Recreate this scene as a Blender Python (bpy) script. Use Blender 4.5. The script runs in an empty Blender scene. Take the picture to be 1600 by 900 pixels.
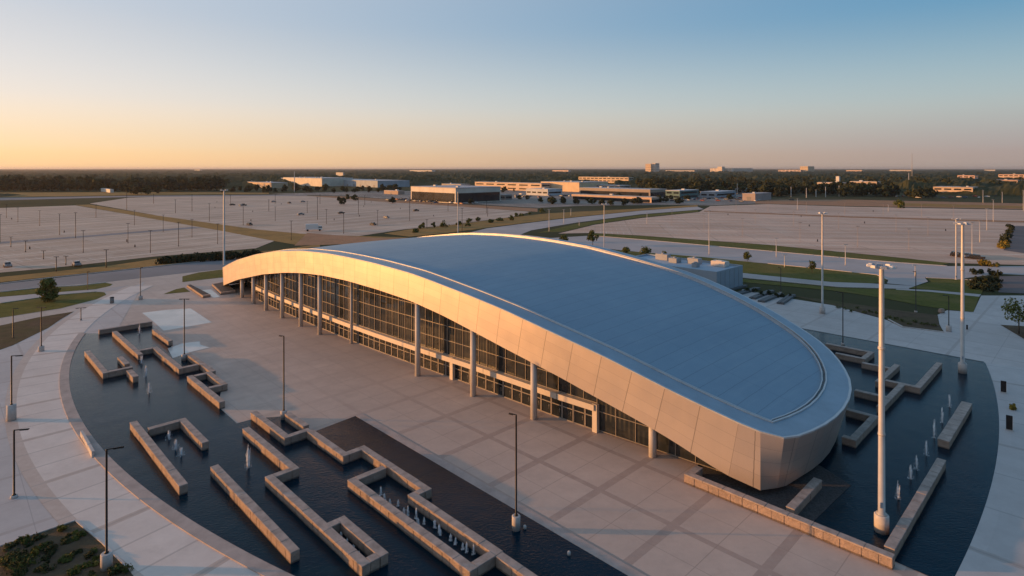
import bpy, bmesh, math, random
import numpy as np
from mathutils import Vector, Matrix
from mathutils.geometry import tessellate_polygon

random.seed(7)
rng = np.random.default_rng(7)
sc = bpy.context.scene
C = sc.collection
R = math.radians

# ------------------------------------------------------------------ camera
FPX, EYE, V0 = 922.0, 32.0, 263.0            # focal length in photo pixels, eye height, horizon row
cam = bpy.data.cameras.new('camera')
camo = bpy.data.objects.new('camera', cam)
C.objects.link(camo)
camo.location = (0, 0, EYE)
camo.rotation_euler = (math.pi / 2, 0, 0)
cam.sensor_width = 36
cam.lens = FPX / 1600 * 36
cam.shift_y = -(450 - V0) / 1600
cam.clip_start = 0.5
cam.clip_end = 60000
sc.camera = camo

# ------------------------------------------------------------------ sky, sun, exposure
SUN_AZ, SUN_EL = 88.0, 5.4                  # degrees left of the view axis, above the horizon
SUN_STRENGTH = 5.0
sundir = Vector((-math.sin(R(SUN_AZ)) * math.cos(R(SUN_EL)), math.cos(R(SUN_AZ)) * math.cos(R(SUN_EL)), math.sin(R(SUN_EL))))
world = bpy.data.worlds.new('World')
sc.world = world
world.use_nodes = True


def build_sky():
    nt = world.node_tree
    N, L = nt.nodes, nt.links
    bg = N['Background']

    def m(op, a, b=None, c=None, clamp=False):
        n = N.new('ShaderNodeMath'); n.operation = op; n.use_clamp = clamp
        for i, x in enumerate((a, b, c)):
            if x is None: continue
            if isinstance(x, (int, float)): n.inputs[i].default_value = x
            else: L.new(x, n.inputs[i])
        return n.outputs[0]
    tc = N.new('ShaderNodeTexCoord')
    sep = N.new('ShaderNodeSeparateXYZ'); L.new(tc.outputs['Generated'], sep.inputs[0])
    x, y, z = sep.outputs
    h = m('SQRT', m('ADD', m('MULTIPLY', x, x), m('ADD', m('MULTIPLY', y, y), 1e-5)))
    a = m('DIVIDE', m('ADD', m('MULTIPLY', x, -math.sin(R(SUN_AZ))), m('MULTIPLY', y, math.cos(R(SUN_AZ)))), h)
    f = m('POWER', m('MULTIPLY_ADD', a, 0.5, 0.5, True), 1.6)

    def ramp(stops):
        r = N.new('ShaderNodeValToRGB'); r.color_ramp.interpolation = 'CARDINAL'
        els = r.color_ramp.elements
        while len(els) < len(stops): els.new(0.5)
        for e, (p, c) in zip(els, stops):
            e.position = p; e.color = (*(q * .5 for q in c), 1)
        L.new(m('MAXIMUM', z, 0.0), r.inputs[0])
        return r.outputs[0]
    away = ramp([(0, (.345, .300, .300)), (.03, (.365, .33, .345)), (.10, (.375, .475, .500)), (.21, (.125, .325, .500)), (.30, (.10, .28, .47)), (.5, (.095, .25, .42)), (1, (.09, .21, .38))])
    near = ramp([(0, (1.42, .84, .36)), (.03, (1.34, .92, .48)), (.10, (1.10, .93, .79)), (.21, (.82, .79, .80)), (.30, (.74, .75, .80)), (.5, (.66, .69, .76)), (1, (.15, .27, .42))])
    mix = N.new('ShaderNodeMixRGB'); L.new(f, mix.inputs[0]); L.new(away, mix.inputs[1]); L.new(near, mix.inputs[2])
    st = N.new('ShaderNodeTexSky'); st.sky_type = 'NISHITA'; st.sun_disc = False
    st.sun_elevation = R(SUN_EL); st.sun_rotation = R(-SUN_AZ)
    st.air_density = 1.0; st.dust_density = 1.0; st.ozone_density = 3.0
    dbl = N.new('ShaderNodeMixRGB'); dbl.blend_type = 'MULTIPLY'; dbl.inputs[0].default_value = 1
    L.new(mix.outputs[0], dbl.inputs[1]); dbl.inputs[2].default_value = (2, 2, 2, 1)
    sca = N.new('ShaderNodeMixRGB'); sca.blend_type = 'MULTIPLY'; sca.inputs[0].default_value = 1
    L.new(st.outputs[0], sca.inputs[1]); sca.inputs[2].default_value = (.16, .16, .16, 1)
    fin = N.new('ShaderNodeMixRGB'); fin.inputs[0].default_value = .05
    L.new(dbl.outputs[0], fin.inputs[1]); L.new(sca.outputs[0], fin.inputs[2])
    # unseen low sky behind the camera, dimmed to darken arena and wall ends
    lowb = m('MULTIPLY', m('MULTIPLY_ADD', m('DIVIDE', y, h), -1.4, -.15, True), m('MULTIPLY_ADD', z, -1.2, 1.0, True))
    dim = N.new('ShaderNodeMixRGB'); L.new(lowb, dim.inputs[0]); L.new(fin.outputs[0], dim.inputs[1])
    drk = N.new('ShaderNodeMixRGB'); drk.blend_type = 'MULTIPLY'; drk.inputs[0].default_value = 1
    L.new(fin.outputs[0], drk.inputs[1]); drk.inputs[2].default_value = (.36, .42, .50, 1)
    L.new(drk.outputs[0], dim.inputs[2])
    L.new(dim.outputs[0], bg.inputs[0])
    bg.inputs[1].default_value = 1.0


build_sky()
sun = bpy.data.lights.new('sun', 'SUN')
suno = bpy.data.objects.new('sun', sun)
C.objects.link(suno)
sun.energy = SUN_STRENGTH
sun.angle = R(0.6)
sun.color = (1.0, .45, .13)
suno.rotation_euler = sundir.to_track_quat('Z', 'Y').to_euler()
sc.view_settings.view_transform = 'Standard'
sc.view_settings.look = 'None'
sc.view_settings.exposure = 0.0
sc.view_settings.gamma = 1.0
sc.view_settings.use_curve_mapping = False

# ------------------------------------------------------------------ frame of the arena: s along the facade (away, left), t into the building
D2 = np.array([-.7005, .7137])
D1 = np.array([.7137, .7005])
ROT = math.atan2(-D2[1], -D2[0])             # local x = -s, local y = t


def gp(u, v, z=0.0):
    """ground point (height z) seen at a photo pixel"""
    Y = FPX * (EYE - z) / (v - V0)
    return np.array([(u - 800) / FPX * Y, Y])


def st_of(p): return float(p @ D2), float(p @ D1)
def xy_of(s, t): return D2 * s + D1 * t
def hz(p, v):
    """height at ground spot p that is seen at photo row v"""
    return EYE - (v - V0) * p[1] / FPX


# ------------------------------------------------------------------ node helpers
class NT:
    def __init__(self, name):
        self.mat = bpy.data.materials.new(name)
        self.mat.use_nodes = True
        self.t = self.mat.node_tree
        self.N, self.L = self.t.nodes, self.t.links
        self.b = self.N['Principled BSDF']

    def new(self, typ, **kw):
        n = self.N.new(typ)
        for k, v in kw.items(): setattr(n, k, v)
        return n

    def link(self, x, sock):
        if isinstance(x, (int, float)):
            sock.default_value = x if sock.type == 'VALUE' else ((x, x, x, 1) if sock.type == 'RGBA' else (x, x, x))
        elif isinstance(x, tuple):
            sock.default_value = (*x, 1) if (sock.type == 'RGBA' and len(x) == 3) else x
        else: self.L.new(x, sock)

    def m(self, op, a, b=None, c=None, clamp=False):
        n = self.new('ShaderNodeMath', operation=op, use_clamp=clamp)
        for i, x in enumerate((a, b, c)):
            if x is not None: self.link(x, n.inputs[i])
        return n.outputs[0]

    def mix(self, f, a, b, blend='MIX'):
        n = self.new('ShaderNodeMixRGB', blend_type=blend)
        self.link(f, n.inputs[0]); self.link(a, n.inputs[1]); self.link(b, n.inputs[2])
        return n.outputs[0]

    def pos(self): return self.new('ShaderNodeNewGeometry').outputs['Position']
    def objc(self): return self.new('ShaderNodeTexCoord').outputs['Object']

    def scaled(self, vec, s):
        n = self.new('ShaderNodeVectorMath', operation='MULTIPLY')
        self.L.new(vec, n.inputs[0]); n.inputs[1].default_value = s
        return n.outputs[0]

    def noise(self, vec, scale, detail=4, rough=.55, lo=None, hi=None):
        n = self.new('ShaderNodeTexNoise')
        self.L.new(vec, n.inputs['Vector'])
        n.inputs['Scale'].default_value = scale; n.inputs['Detail'].default_value = detail; n.inputs['Roughness'].default_value = rough
        o = n.outputs[0]
        if lo is not None:
            r = self.new('ShaderNodeMapRange'); self.L.new(o, r.inputs[0])
            r.inputs[1].default_value = lo; r.inputs[2].default_value = hi
            o = r.outputs[0]
        return o

    def dot(self, vec, d):
        n = self.new('ShaderNodeVectorMath', operation='DOT_PRODUCT')
        self.L.new(vec, n.inputs[0]); n.inputs[1].default_value = d
        return n.outputs['Value']

    def lines(self, x, period, off, width):
        """1 on stripes of the given width around off + k*period"""
        q = self.m('PINGPONG', self.m('DIVIDE', self.m('SUBTRACT', x, off), period), .5)
        return self.m('LESS_THAN', self.m('MULTIPLY', q, period), width / 2)

    def cell(self, a, b):
        """random value per integer cell"""
        n = self.new('ShaderNodeCombineXYZ')
        self.link(self.m('FLOOR', a), n.inputs[0]); self.link(self.m('FLOOR', b), n.inputs[1])
        w = self.new('ShaderNodeTexWhiteNoise', noise_dimensions='3D'); self.L.new(n.outputs[0], w.inputs[0])
        return w.outputs[0]

    def bump(self, h, strength=.3, dist=.05):
        n = self.new('ShaderNodeBump'); n.inputs['Strength'].default_value = strength; n.inputs['Distance'].default_value = dist
        self.L.new(h, n.inputs['Height']); self.L.new(n.outputs[0], self.b.inputs['Normal'])

    def out(self, col, rough=.7, metal=0.0, spec=.5):
        self.link(col, self.b.inputs['Base Color']); self.link(rough, self.b.inputs['Roughness'])
        self.link(metal, self.b.inputs['Metallic']); self.b.inputs['Specular IOR Level'].default_value = spec
        return self.mat


def simple(name, c, rough=.6, metal=0.0, var=.15, scale=1.5, spec=.5, bump=0.0):
    n = NT(name)
    p = n.objc()
    k = n.noise(p, scale, 5, .6, .3, .7)
    d = tuple(x * (1 - var) for x in c); e = tuple(min(1, x * (1 + var)) for x in c)
    if bump: n.bump(n.noise(p, scale * 12, 3), bump, .03)
    return n.out(n.mix(k, d, e), rough, metal, spec)


D2v, D1v = (*D2, 0.0), (*D1, 0.0)
ARC_L = (59.34, 185.14, 158.61)              # outer circle of the left pool: centre, radius
ARC_R = (-135.18, 234.03, 253.25)            # outer circle of the right pool


def paving(name, c1, c2, band, arc=None, P=(8.2, 7.4), O=(27.6, 47.3), bw=.85, arcbands=(), radial=None, bands=True):
    """cast concrete paving: slabs, darker bands, stains, saw-cut joints"""
    n = NT(name)
    p = n.pos()
    s, t = n.dot(p, D2v), n.dot(p, D1v)
    big = n.noise(p, .045, 5, .6, .32, .68)
    mid = n.noise(p, .35, 6, .65, .3, .72)
    streak = n.noise(n.scaled(p, (1, 1, 1)), 1.6, 5, .7, .35, .75)
    col = n.mix(big, c1, c2)
    col = n.mix(n.m('MULTIPLY', mid, .45), col, tuple(x * .78 for x in c1))
    col = n.mix(n.m('MULTIPLY', streak, .18), col, tuple(min(1, x * 1.18) for x in c2))
    col = n.mix(n.m('MULTIPLY', n.noise(p, .16, 6, .72, .55, .78), .4), col, tuple(x * .62 for x in c1))
    if arc:
        dx = n.new('ShaderNodeVectorMath', operation='SUBTRACT'); n.L.new(p, dx.inputs[0]); dx.inputs[1].default_value = (arc[0], arc[1], 0)
        sx = n.new('ShaderNodeSeparateXYZ'); n.L.new(dx.outputs[0], sx.inputs[0])
        rr = n.m('SQRT', n.m('ADD', n.m('MULTIPLY', sx.outputs[0], sx.outputs[0]), n.m('MULTIPLY', sx.outputs[1], sx.outputs[1])))
        th = n.m('MULTIPLY', n.m('ARCTAN2', sx.outputs[1], sx.outputs[0]), arc[2])
        s_, t_ = th, n.m('SUBTRACT', rr, arc[2])
        per = radial
        slab = n.cell(n.m('DIVIDE', s_, per), n.m('DIVIDE', n.m('SUBTRACT', t_, 1.1), 5.4))
        col = n.mix(n.m('MULTIPLY', slab, .22), col, tuple(x * .72 for x in c1))
        joint = n.lines(s_, per, 0.0, .22)
        wide = n.lines(s_, per * 3, 0.0, .75)
        for (r0, r1) in arcbands:
            inb = n.m('MULTIPLY', n.m('GREATER_THAN', t_, r0), n.m('LESS_THAN', t_, r1))
            wide = n.m('MAXIMUM', wide, inb)
        mask = wide
        fine = n.m('MAXIMUM', joint, 0.0)
    else:
        slab = n.cell(n.m('DIVIDE', n.m('SUBTRACT', s, O[0]), P[0]), n.m('DIVIDE', n.m('SUBTRACT', t, O[1]), P[1]))
        col = n.mix(n.m('MULTIPLY', slab, .25), col, tuple(x * .75 for x in c1))
        mask = n.m('MAXIMUM', n.lines(s, P[0], O[0], bw), n.lines(t, P[1], O[1], bw * .75)) if bands else n.m('MAXIMUM', n.lines(s, P[0], O[0], .12), 0.0)
        fine = n.m('MAXIMUM', n.lines(s, P[0], O[0] + P[0] / 2, .09), n.lines(t, P[1], O[1] + P[1] / 2, .07))
    wob = n.noise(p, 1.2, 4, .6, .25, .6)
    if name == 'plaza concrete':
        fade = n.new('ShaderNodeMapRange'); n.L.new(s, fade.inputs[0]); fade.inputs[1].default_value = 48; fade.inputs[2].default_value = 82; fade.inputs[3].default_value = 1.0; fade.inputs[4].default_value = .22
        mask = n.m('MULTIPLY', mask, fade.outputs[0])
    col = n.mix(n.m('MULTIPLY', mask, n.m('MULTIPLY_ADD', wob, .35, .55)), col, band)
    col = n.mix(n.m('MULTIPLY', fine, .55), col, tuple(x * .6 for x in c1))
    n.bump(n.noise(p, 9, 3), .12, .02)
    return n.out(col, n.m('MULTIPLY_ADD', mid, .2, .55), 0, .4)


def lot_material(name, c1, c2, ang):
    n = NT(name)
    p = n.pos()
    ca, sa = math.cos(ang), math.sin(ang)
    s, t = n.dot(p, (ca, sa, 0)), n.dot(p, (-sa, ca, 0))
    col = n.mix(n.noise(p, .012, 5, .6, .35, .68), c1, c2)
    st = n.new('ShaderNodeCombineXYZ'); n.L.new(n.m('MULTIPLY', s, .010), st.inputs[0]); n.L.new(n.m('MULTIPLY', t, .13), st.inputs[1])
    col = n.mix(n.m('MULTIPLY', n.noise(st.outputs[0], 1, 6, .7, .45, .7), .75), col, tuple(x * .55 for x in c1))
    s2 = n.new('ShaderNodeCombineXYZ'); n.L.new(n.m('MULTIPLY', s, .09), s2.inputs[0]); n.L.new(n.m('MULTIPLY', t, .010), s2.inputs[1])
    col = n.mix(n.m('MULTIPLY', n.noise(s2.outputs[0], 1, 6, .7, .5, .72), .45), col, (.62, .52, .44))
    slab = n.cell(n.m('DIVIDE', s, 36), n.m('DIVIDE', t, 18))
    col = n.mix(n.m('MULTIPLY', slab, .30), col, tuple(x * .72 for x in c1))
    joint = n.m('MAXIMUM', n.lines(s, 18, 0, .5), n.lines(t, 18, 0, .6))
    col = n.mix(n.m('MULTIPLY', joint, n.noise(p, .04, 4, .65, .35, .75)), col, tuple(x * .5 for x in c1))
    col = n.mix(n.m('MULTIPLY', n.noise(p, .022, 6, .7, .5, .72), .5), col, tuple(x * .66 for x in c1))
    col = n.mix(n.m('MULTIPLY', n.noise(n.scaled(p, (1, 1, 1)), .07, 5, .7, .56, .74), .5), col, (.80, .62, .48))
    wide_ = n.lines(t, 18, 9, 1.3)
    col = n.mix(n.m('MULTIPLY', wide_, n.noise(p, .03, 3, .6, .35, .6)), col, (.74, .62, .50))
    # painted bay stripes, in double rows
    row = n.m('LESS_THAN', n.m('MULTIPLY', n.m('PINGPONG', n.m('DIVIDE', n.m('SUBTRACT', t, 9), 18), .5), 18), 5.2)
    bay = n.m('MULTIPLY', n.lines(s, 2.8, 0, .14), row)
    wear = n.noise(p, .05, 4, .6, .35, .6)
    col = n.mix(n.m('MULTIPLY', n.m('MULTIPLY', bay, wear), .8), col, (.8, .76, .68))
    col = n.mix(n.m('MULTIPLY', n.noise(p, .6, 4, .7, .62, .8), .3), col, tuple(x * .5 for x in c1))
    return n.out(col, .75, 0, .3)


def grass_material(name, a, b, dry):
    n = NT(name)
    p = n.pos()
    col = n.mix(n.noise(p, .5, 6, .7, .3, .7), a, b)
    col = n.mix(n.m('MULTIPLY', n.noise(p, .09, 4, .6, .45, .7), .7), col, dry)
    n.bump(n.noise(p, 6, 4, .7), .8, .15)
    return n.out(col, .9, 0, .1)


def water_material(name, deep, rough=.05, strength=.42):
    n = NT(name)
    p = n.pos()
    w1 = n.noise(n.scaled(p, (1.0, 1.7, 1)), 2.6, 4, .62)
    w2 = n.noise(n.scaled(p, (1.3, 1.0, 1)), .38, 3, .5)
    n.bump(n.m('ADD', n.m('MULTIPLY', w1, .6), n.m('MULTIPLY', w2, .8)), strength, .12)
    col = n.mix(n.noise(p, .12, 4, .6, .35, .7), deep, tuple(x * 1.5 for x in deep))
    n.b.inputs['IOR'].default_value = 1.33; n.b.inputs['Specular Tint'].default_value = (.12, .65, 1.0, 1)
    return n.out(col, rough, 0, .22)


M = {}
M['plaza'] = paving('plaza concrete', (.50, .39, .325), (.62, .50, .42), (.375, .285, .24))
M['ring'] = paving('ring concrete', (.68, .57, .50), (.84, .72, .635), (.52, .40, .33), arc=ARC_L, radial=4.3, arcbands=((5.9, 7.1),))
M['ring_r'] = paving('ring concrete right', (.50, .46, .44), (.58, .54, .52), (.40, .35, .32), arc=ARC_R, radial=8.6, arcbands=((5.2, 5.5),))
M['walk'] = paving('walk concrete', (.50, .45, .425), (.60, .54, .51), (.42, .36, .33), P=(12, 9), O=(20, 128), bw=.5)
M['kerb'] = simple('kerb stone', (.42, .34, .30), .8, 0, .2, .6)
M['lot_l'] = lot_material('left lot concrete', (.53, .37, .27), (.67, .49, .365), R(52))
M['lot_r'] = lot_material('right lot concrete', (.62, .405, .285), (.79, .53, .385), R(-8))
M['road'] = simple('road concrete', (.21, .20, .205), .8, 0, .18, .05)
M['road_pale'] = simple('pale road concrete', (.43, .385, .37), .8, 0, .15, .05)
M['yard'] = lot_material('shop yard paving', (.17, .14, .12), (.27, .22, .185), R(20))
M['asphalt'] = simple('asphalt', (.13, .11, .11), .85, 0, .2, .08)
M['grass'] = grass_material('lawn grass', (.075, .085, .018), (.15, .145, .032), (.20, .15, .055))
M['dry'] = grass_material('dry grass', (.30, .18, .06), (.42, .25, .09), (.19, .14, .055))
M['soil'] = grass_material('bare soil', (.36, .20, .115), (.46, .26, .15), (.28, .17, .10))
M['mulch'] = grass_material('planting bed', (.075, .052, .035), (.15, .11, .07), (.075, .085, .025))
M['gravel'] = simple('dark gravel', (.05, .05, .052), .9, 0, .6, 6, bump=1.0)
M['water'] = water_material('pool water', (.0003, .012, .023))
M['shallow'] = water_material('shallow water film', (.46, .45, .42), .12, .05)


def stone_material():
    n = NT('limestone wall')
    p = n.objc()
    blocks = n.new('ShaderNodeTexVoronoi'); n.L.new(n.scaled(p, (1.1, 1.1, 2.2)), blocks.inputs['Vector']); blocks.inputs['Scale'].default_value = 1.0
    col = n.mix(n.noise(p, 1.4, 6, .7, .3, .7), (.30, .22, .175), (.50, .375, .30))
    col = n.mix(.35, col, n.mix(n.dot(blocks.outputs['Color'], (.33, .33, .33)), (.24, .19, .155), (.56, .43, .345)))
    col = n.mix(n.m('MULTIPLY', n.noise(p, .5, 4, .6, .5, .75), .6), col, (.30, .24, .20))
    zz = n.new('ShaderNodeSeparateXYZ'); n.L.new(p, zz.inputs[0])
    wet = n.m('LESS_THAN', zz.outputs[2], n.m('MULTIPLY_ADD', n.noise(p, 1.5, 4), .22, .06))
    col = n.mix(n.m('MULTIPLY', wet, .7), col, (.07, .055, .045))
    n.bump(n.noise(p, 4, 6, .75), 1.0, .16)
    return n.out(col, .85, 0, .3)


M['stone'] = stone_material()
M['cap'] = simple('coping stone', (.385, .315, .275), .85, 0, .28, 1.1, .3, .5)
M['pole_dark'] = simple('dark bronze paint', (.018, .014, .013), .45, .3, .2, 2)
M['pole_light'] = simple('galvanised steel', (.50, .47, .44), .5, .25, .12, .8)
M['pole_tan'] = simple('weathered pole', (.34, .27, .225), .6, .1, .1, 2)
M['cast'] = simple('cast concrete', (.52, .48, .45), .8, 0, .15, 2)
M['lens'] = simple('lamp glass', (.75, .76, .78), .25, 0, .05, 2)
M['lamp_grey'] = simple('floodlight housing', (.36, .40, .46), .45, .2, .2, 3)
M['white'] = simple('white paint', (.72, .71, .69), .55, 0, .08, .2)


def foam_material():
    n = NT('fountain water')
    n.b.inputs['Alpha'].default_value = 1.0
    n.b.inputs['IOR'].default_value = 1.33
    return n.out((.93, .94, .95), .4, 0, .5)


M['foam'] = foam_material()


# ------------------------------------------------------------------ mesh helpers
class MB:
    def __init__(self): self.bm = bmesh.new()

    def face(self, pts, mi=0):
        vs = [self.bm.verts.new(p) for p in pts]
        f = self.bm.faces.new(vs); f.material_index = mi
        return f

    def box(self, c, size, rz=0.0, mi=0, taper=1.0, bevel=0.0):
        x, y, z = (v / 2 for v in size)
        co, si = math.cos(rz), math.sin(rz)
        vs = []
        for dz in (-z, z):
            k = taper if dz > 0 else 1.0
            for dx, dy in ((-x, -y), (x, -y), (x, y), (-x, y)):
                dx, dy = dx * k, dy * k
                vs.append(self.bm.verts.new((c[0] + dx * co - dy * si, c[1] + dx * si + dy * co, c[2] + dz)))
        fs = []
        for q in ((3, 2, 1, 0), (4, 5, 6, 7), (0, 1, 5, 4), (1, 2, 6, 5), (2, 3, 7, 6), (3, 0, 4, 7)):
            f = self.bm.faces.new([vs[i] for i in q]); f.material_index = mi; fs.append(f)
        if bevel:
            es = list({e for f in fs for e in f.edges})
            bmesh.ops.bevel(self.bm, geom=es, offset=bevel, segments=2, affect='EDGES')
        return self

    def tube(self, p0, p1, r0, r1=None, n=10, mi=0, cap=True):
        r1 = r0 if r1 is None else r1
        a, b = Vector(p0), Vector(p1)
        q = (b - a).to_track_quat('Z', 'Y')
        rings = []
        for p, r in ((a, r0), (b, r1)):
            rings.append([self.bm.verts.new(p + q @ Vector((r * math.cos(2 * math.pi * i / n), r * math.sin(2 * math.pi * i / n), 0))) for i in range(n)])
        for i in range(n):
            f = self.bm.faces.new((rings[0][i], rings[0][(i + 1) % n], rings[1][(i + 1) % n], rings[1][i])); f.material_index = mi; f.smooth = True
        if cap:
            for rg in (rings[0][::-1], rings[1]):
                f = self.bm.faces.new(rg); f.material_index = mi
        return self

    def lathe(self, prof, c=(0, 0, 0), n=14, mi=0, smooth=True):
        rings = []
        for r, z in prof:
            rings.append([self.bm.verts.new((c[0] + r * math.cos(2 * math.pi * i / n), c[1] + r * math.sin(2 * math.pi * i / n), c[2] + z)) for i in range(n)])
        for a, b in zip(rings, rings[1:]):
            for i in range(n):
                f = self.bm.faces.new((a[i], a[(i + 1) % n], b[(i + 1) % n], b[i])); f.smooth = smooth; f.material_index = mi
        f = self.bm.faces.new(rings[0][::-1]); f.material_index = mi
        f = self.bm.faces.new(rings[-1]); f.material_index = mi
        return self

    def prism(self, poly, z0, z1, mi=0):
        """vertical prism over an xy outline"""
        pts = [(float(p[0]), float(p[1])) for p in poly]
        area = sum(a[0] * b[1] - b[0] * a[1] for a, b in zip(pts, pts[1:] + pts[:1]))
        if area < 0: pts = pts[::-1]
        lo = [self.bm.verts.new((x, y, z0)) for x, y in pts]
        hi = [self.bm.verts.new((x, y, z1)) for x, y in pts]
        n = len(pts)
        for i in range(n):
            f = self.bm.faces.new((lo[i], lo[(i + 1) % n], hi[(i + 1) % n], hi[i])); f.material_index = mi
        for tri in tessellate_polygon([[Vector((x, y, 0)) for x, y in pts]]):
            a, b, c = tri
            f1 = self.bm.faces.new([hi[i] for i in tri]); f1.material_index = mi
            f1.normal_update()
            if f1.normal.z < 0: f1.normal_flip()
            f2 = self.bm.faces.new([lo[i] for i in tri]); f2.material_index = mi
            f2.normal_update()
            if f2.normal.z > 0: f2.normal_flip()
        return self

    def build(self, name, mats, parent=None):
        me = bpy.data.meshes.new(name)
        self.bm.to_mesh(me); self.bm.free()
        for mt in (mats if isinstance(mats, (list, tuple)) else [mats]): me.materials.append(mt)
        o = bpy.data.objects.new(name, me)
        C.objects.link(o)
        if parent: o.parent = parent
        return o


def tag(o, label, cat, group=None, kind=None):
    o['label'] = label; o['category'] = cat
    if group: o['group'] = group
    if kind: o['kind'] = kind
    return o


def empty(name, loc=(0, 0, 0), rz=0.0):
    o = bpy.data.objects.new(name, None)
    o.location = loc; o.rotation_euler = (0, 0, rz); o.empty_display_size = .5
    C.objects.link(o)
    return o


def copy_tree(o, parent=None):
    c = o.copy(); C.objects.link(c)
    if parent: c.parent = parent
    for ch in list(o.children): copy_tree(ch, c)
    return c


def structure(o):
    o['kind'] = 'structure'
    return o


def sheet(name, poly, mat, z, lift=0.0):
    """flat (or slightly raised) piece of ground over an xy outline"""
    b = MB()
    pts = [(float(p[0]), float(p[1])) for p in poly]
    if lift: b.prism(pts, z - lift, z)
    else:
        vs = [b.bm.verts.new((x, y, z)) for x, y in pts]
        for tri in tessellate_polygon([[Vector((x, y, 0)) for x, y in pts]]):
            f = b.bm.faces.new([vs[i] for i in tri]); f.normal_update()
            if f.normal.z < 0: f.normal_flip()
    return structure(b.build(name, mat))


def px(pts, z=0.0): return [gp(u, v, z) for u, v in pts]
def arc_pts(arc, a0, a1, dr=0.0, n=60):
    return [np.array([arc[0] + (arc[2] + dr) * math.cos(a), arc[1] + (arc[2] + dr) * math.sin(a)]) for a in np.linspace(a0, a1, n)]
def arc_ang(arc, p): return math.atan2(p[1] - arc[1], p[0] - arc[0])


# ================================================================== GROUND
def ground_material():
    n = NT('plain')
    p = n.pos()
    col = n.mix(n.noise(p, .004, 6, .65, .35, .65), (.045, .05, .022), (.085, .08, .04))
    col = n.mix(n.m('MULTIPLY', n.noise(p, .0016, 5, .6, .52, .68), .8), col, (.16, .13, .085))
    return n.out(col, .95, 0, .05)


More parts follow.
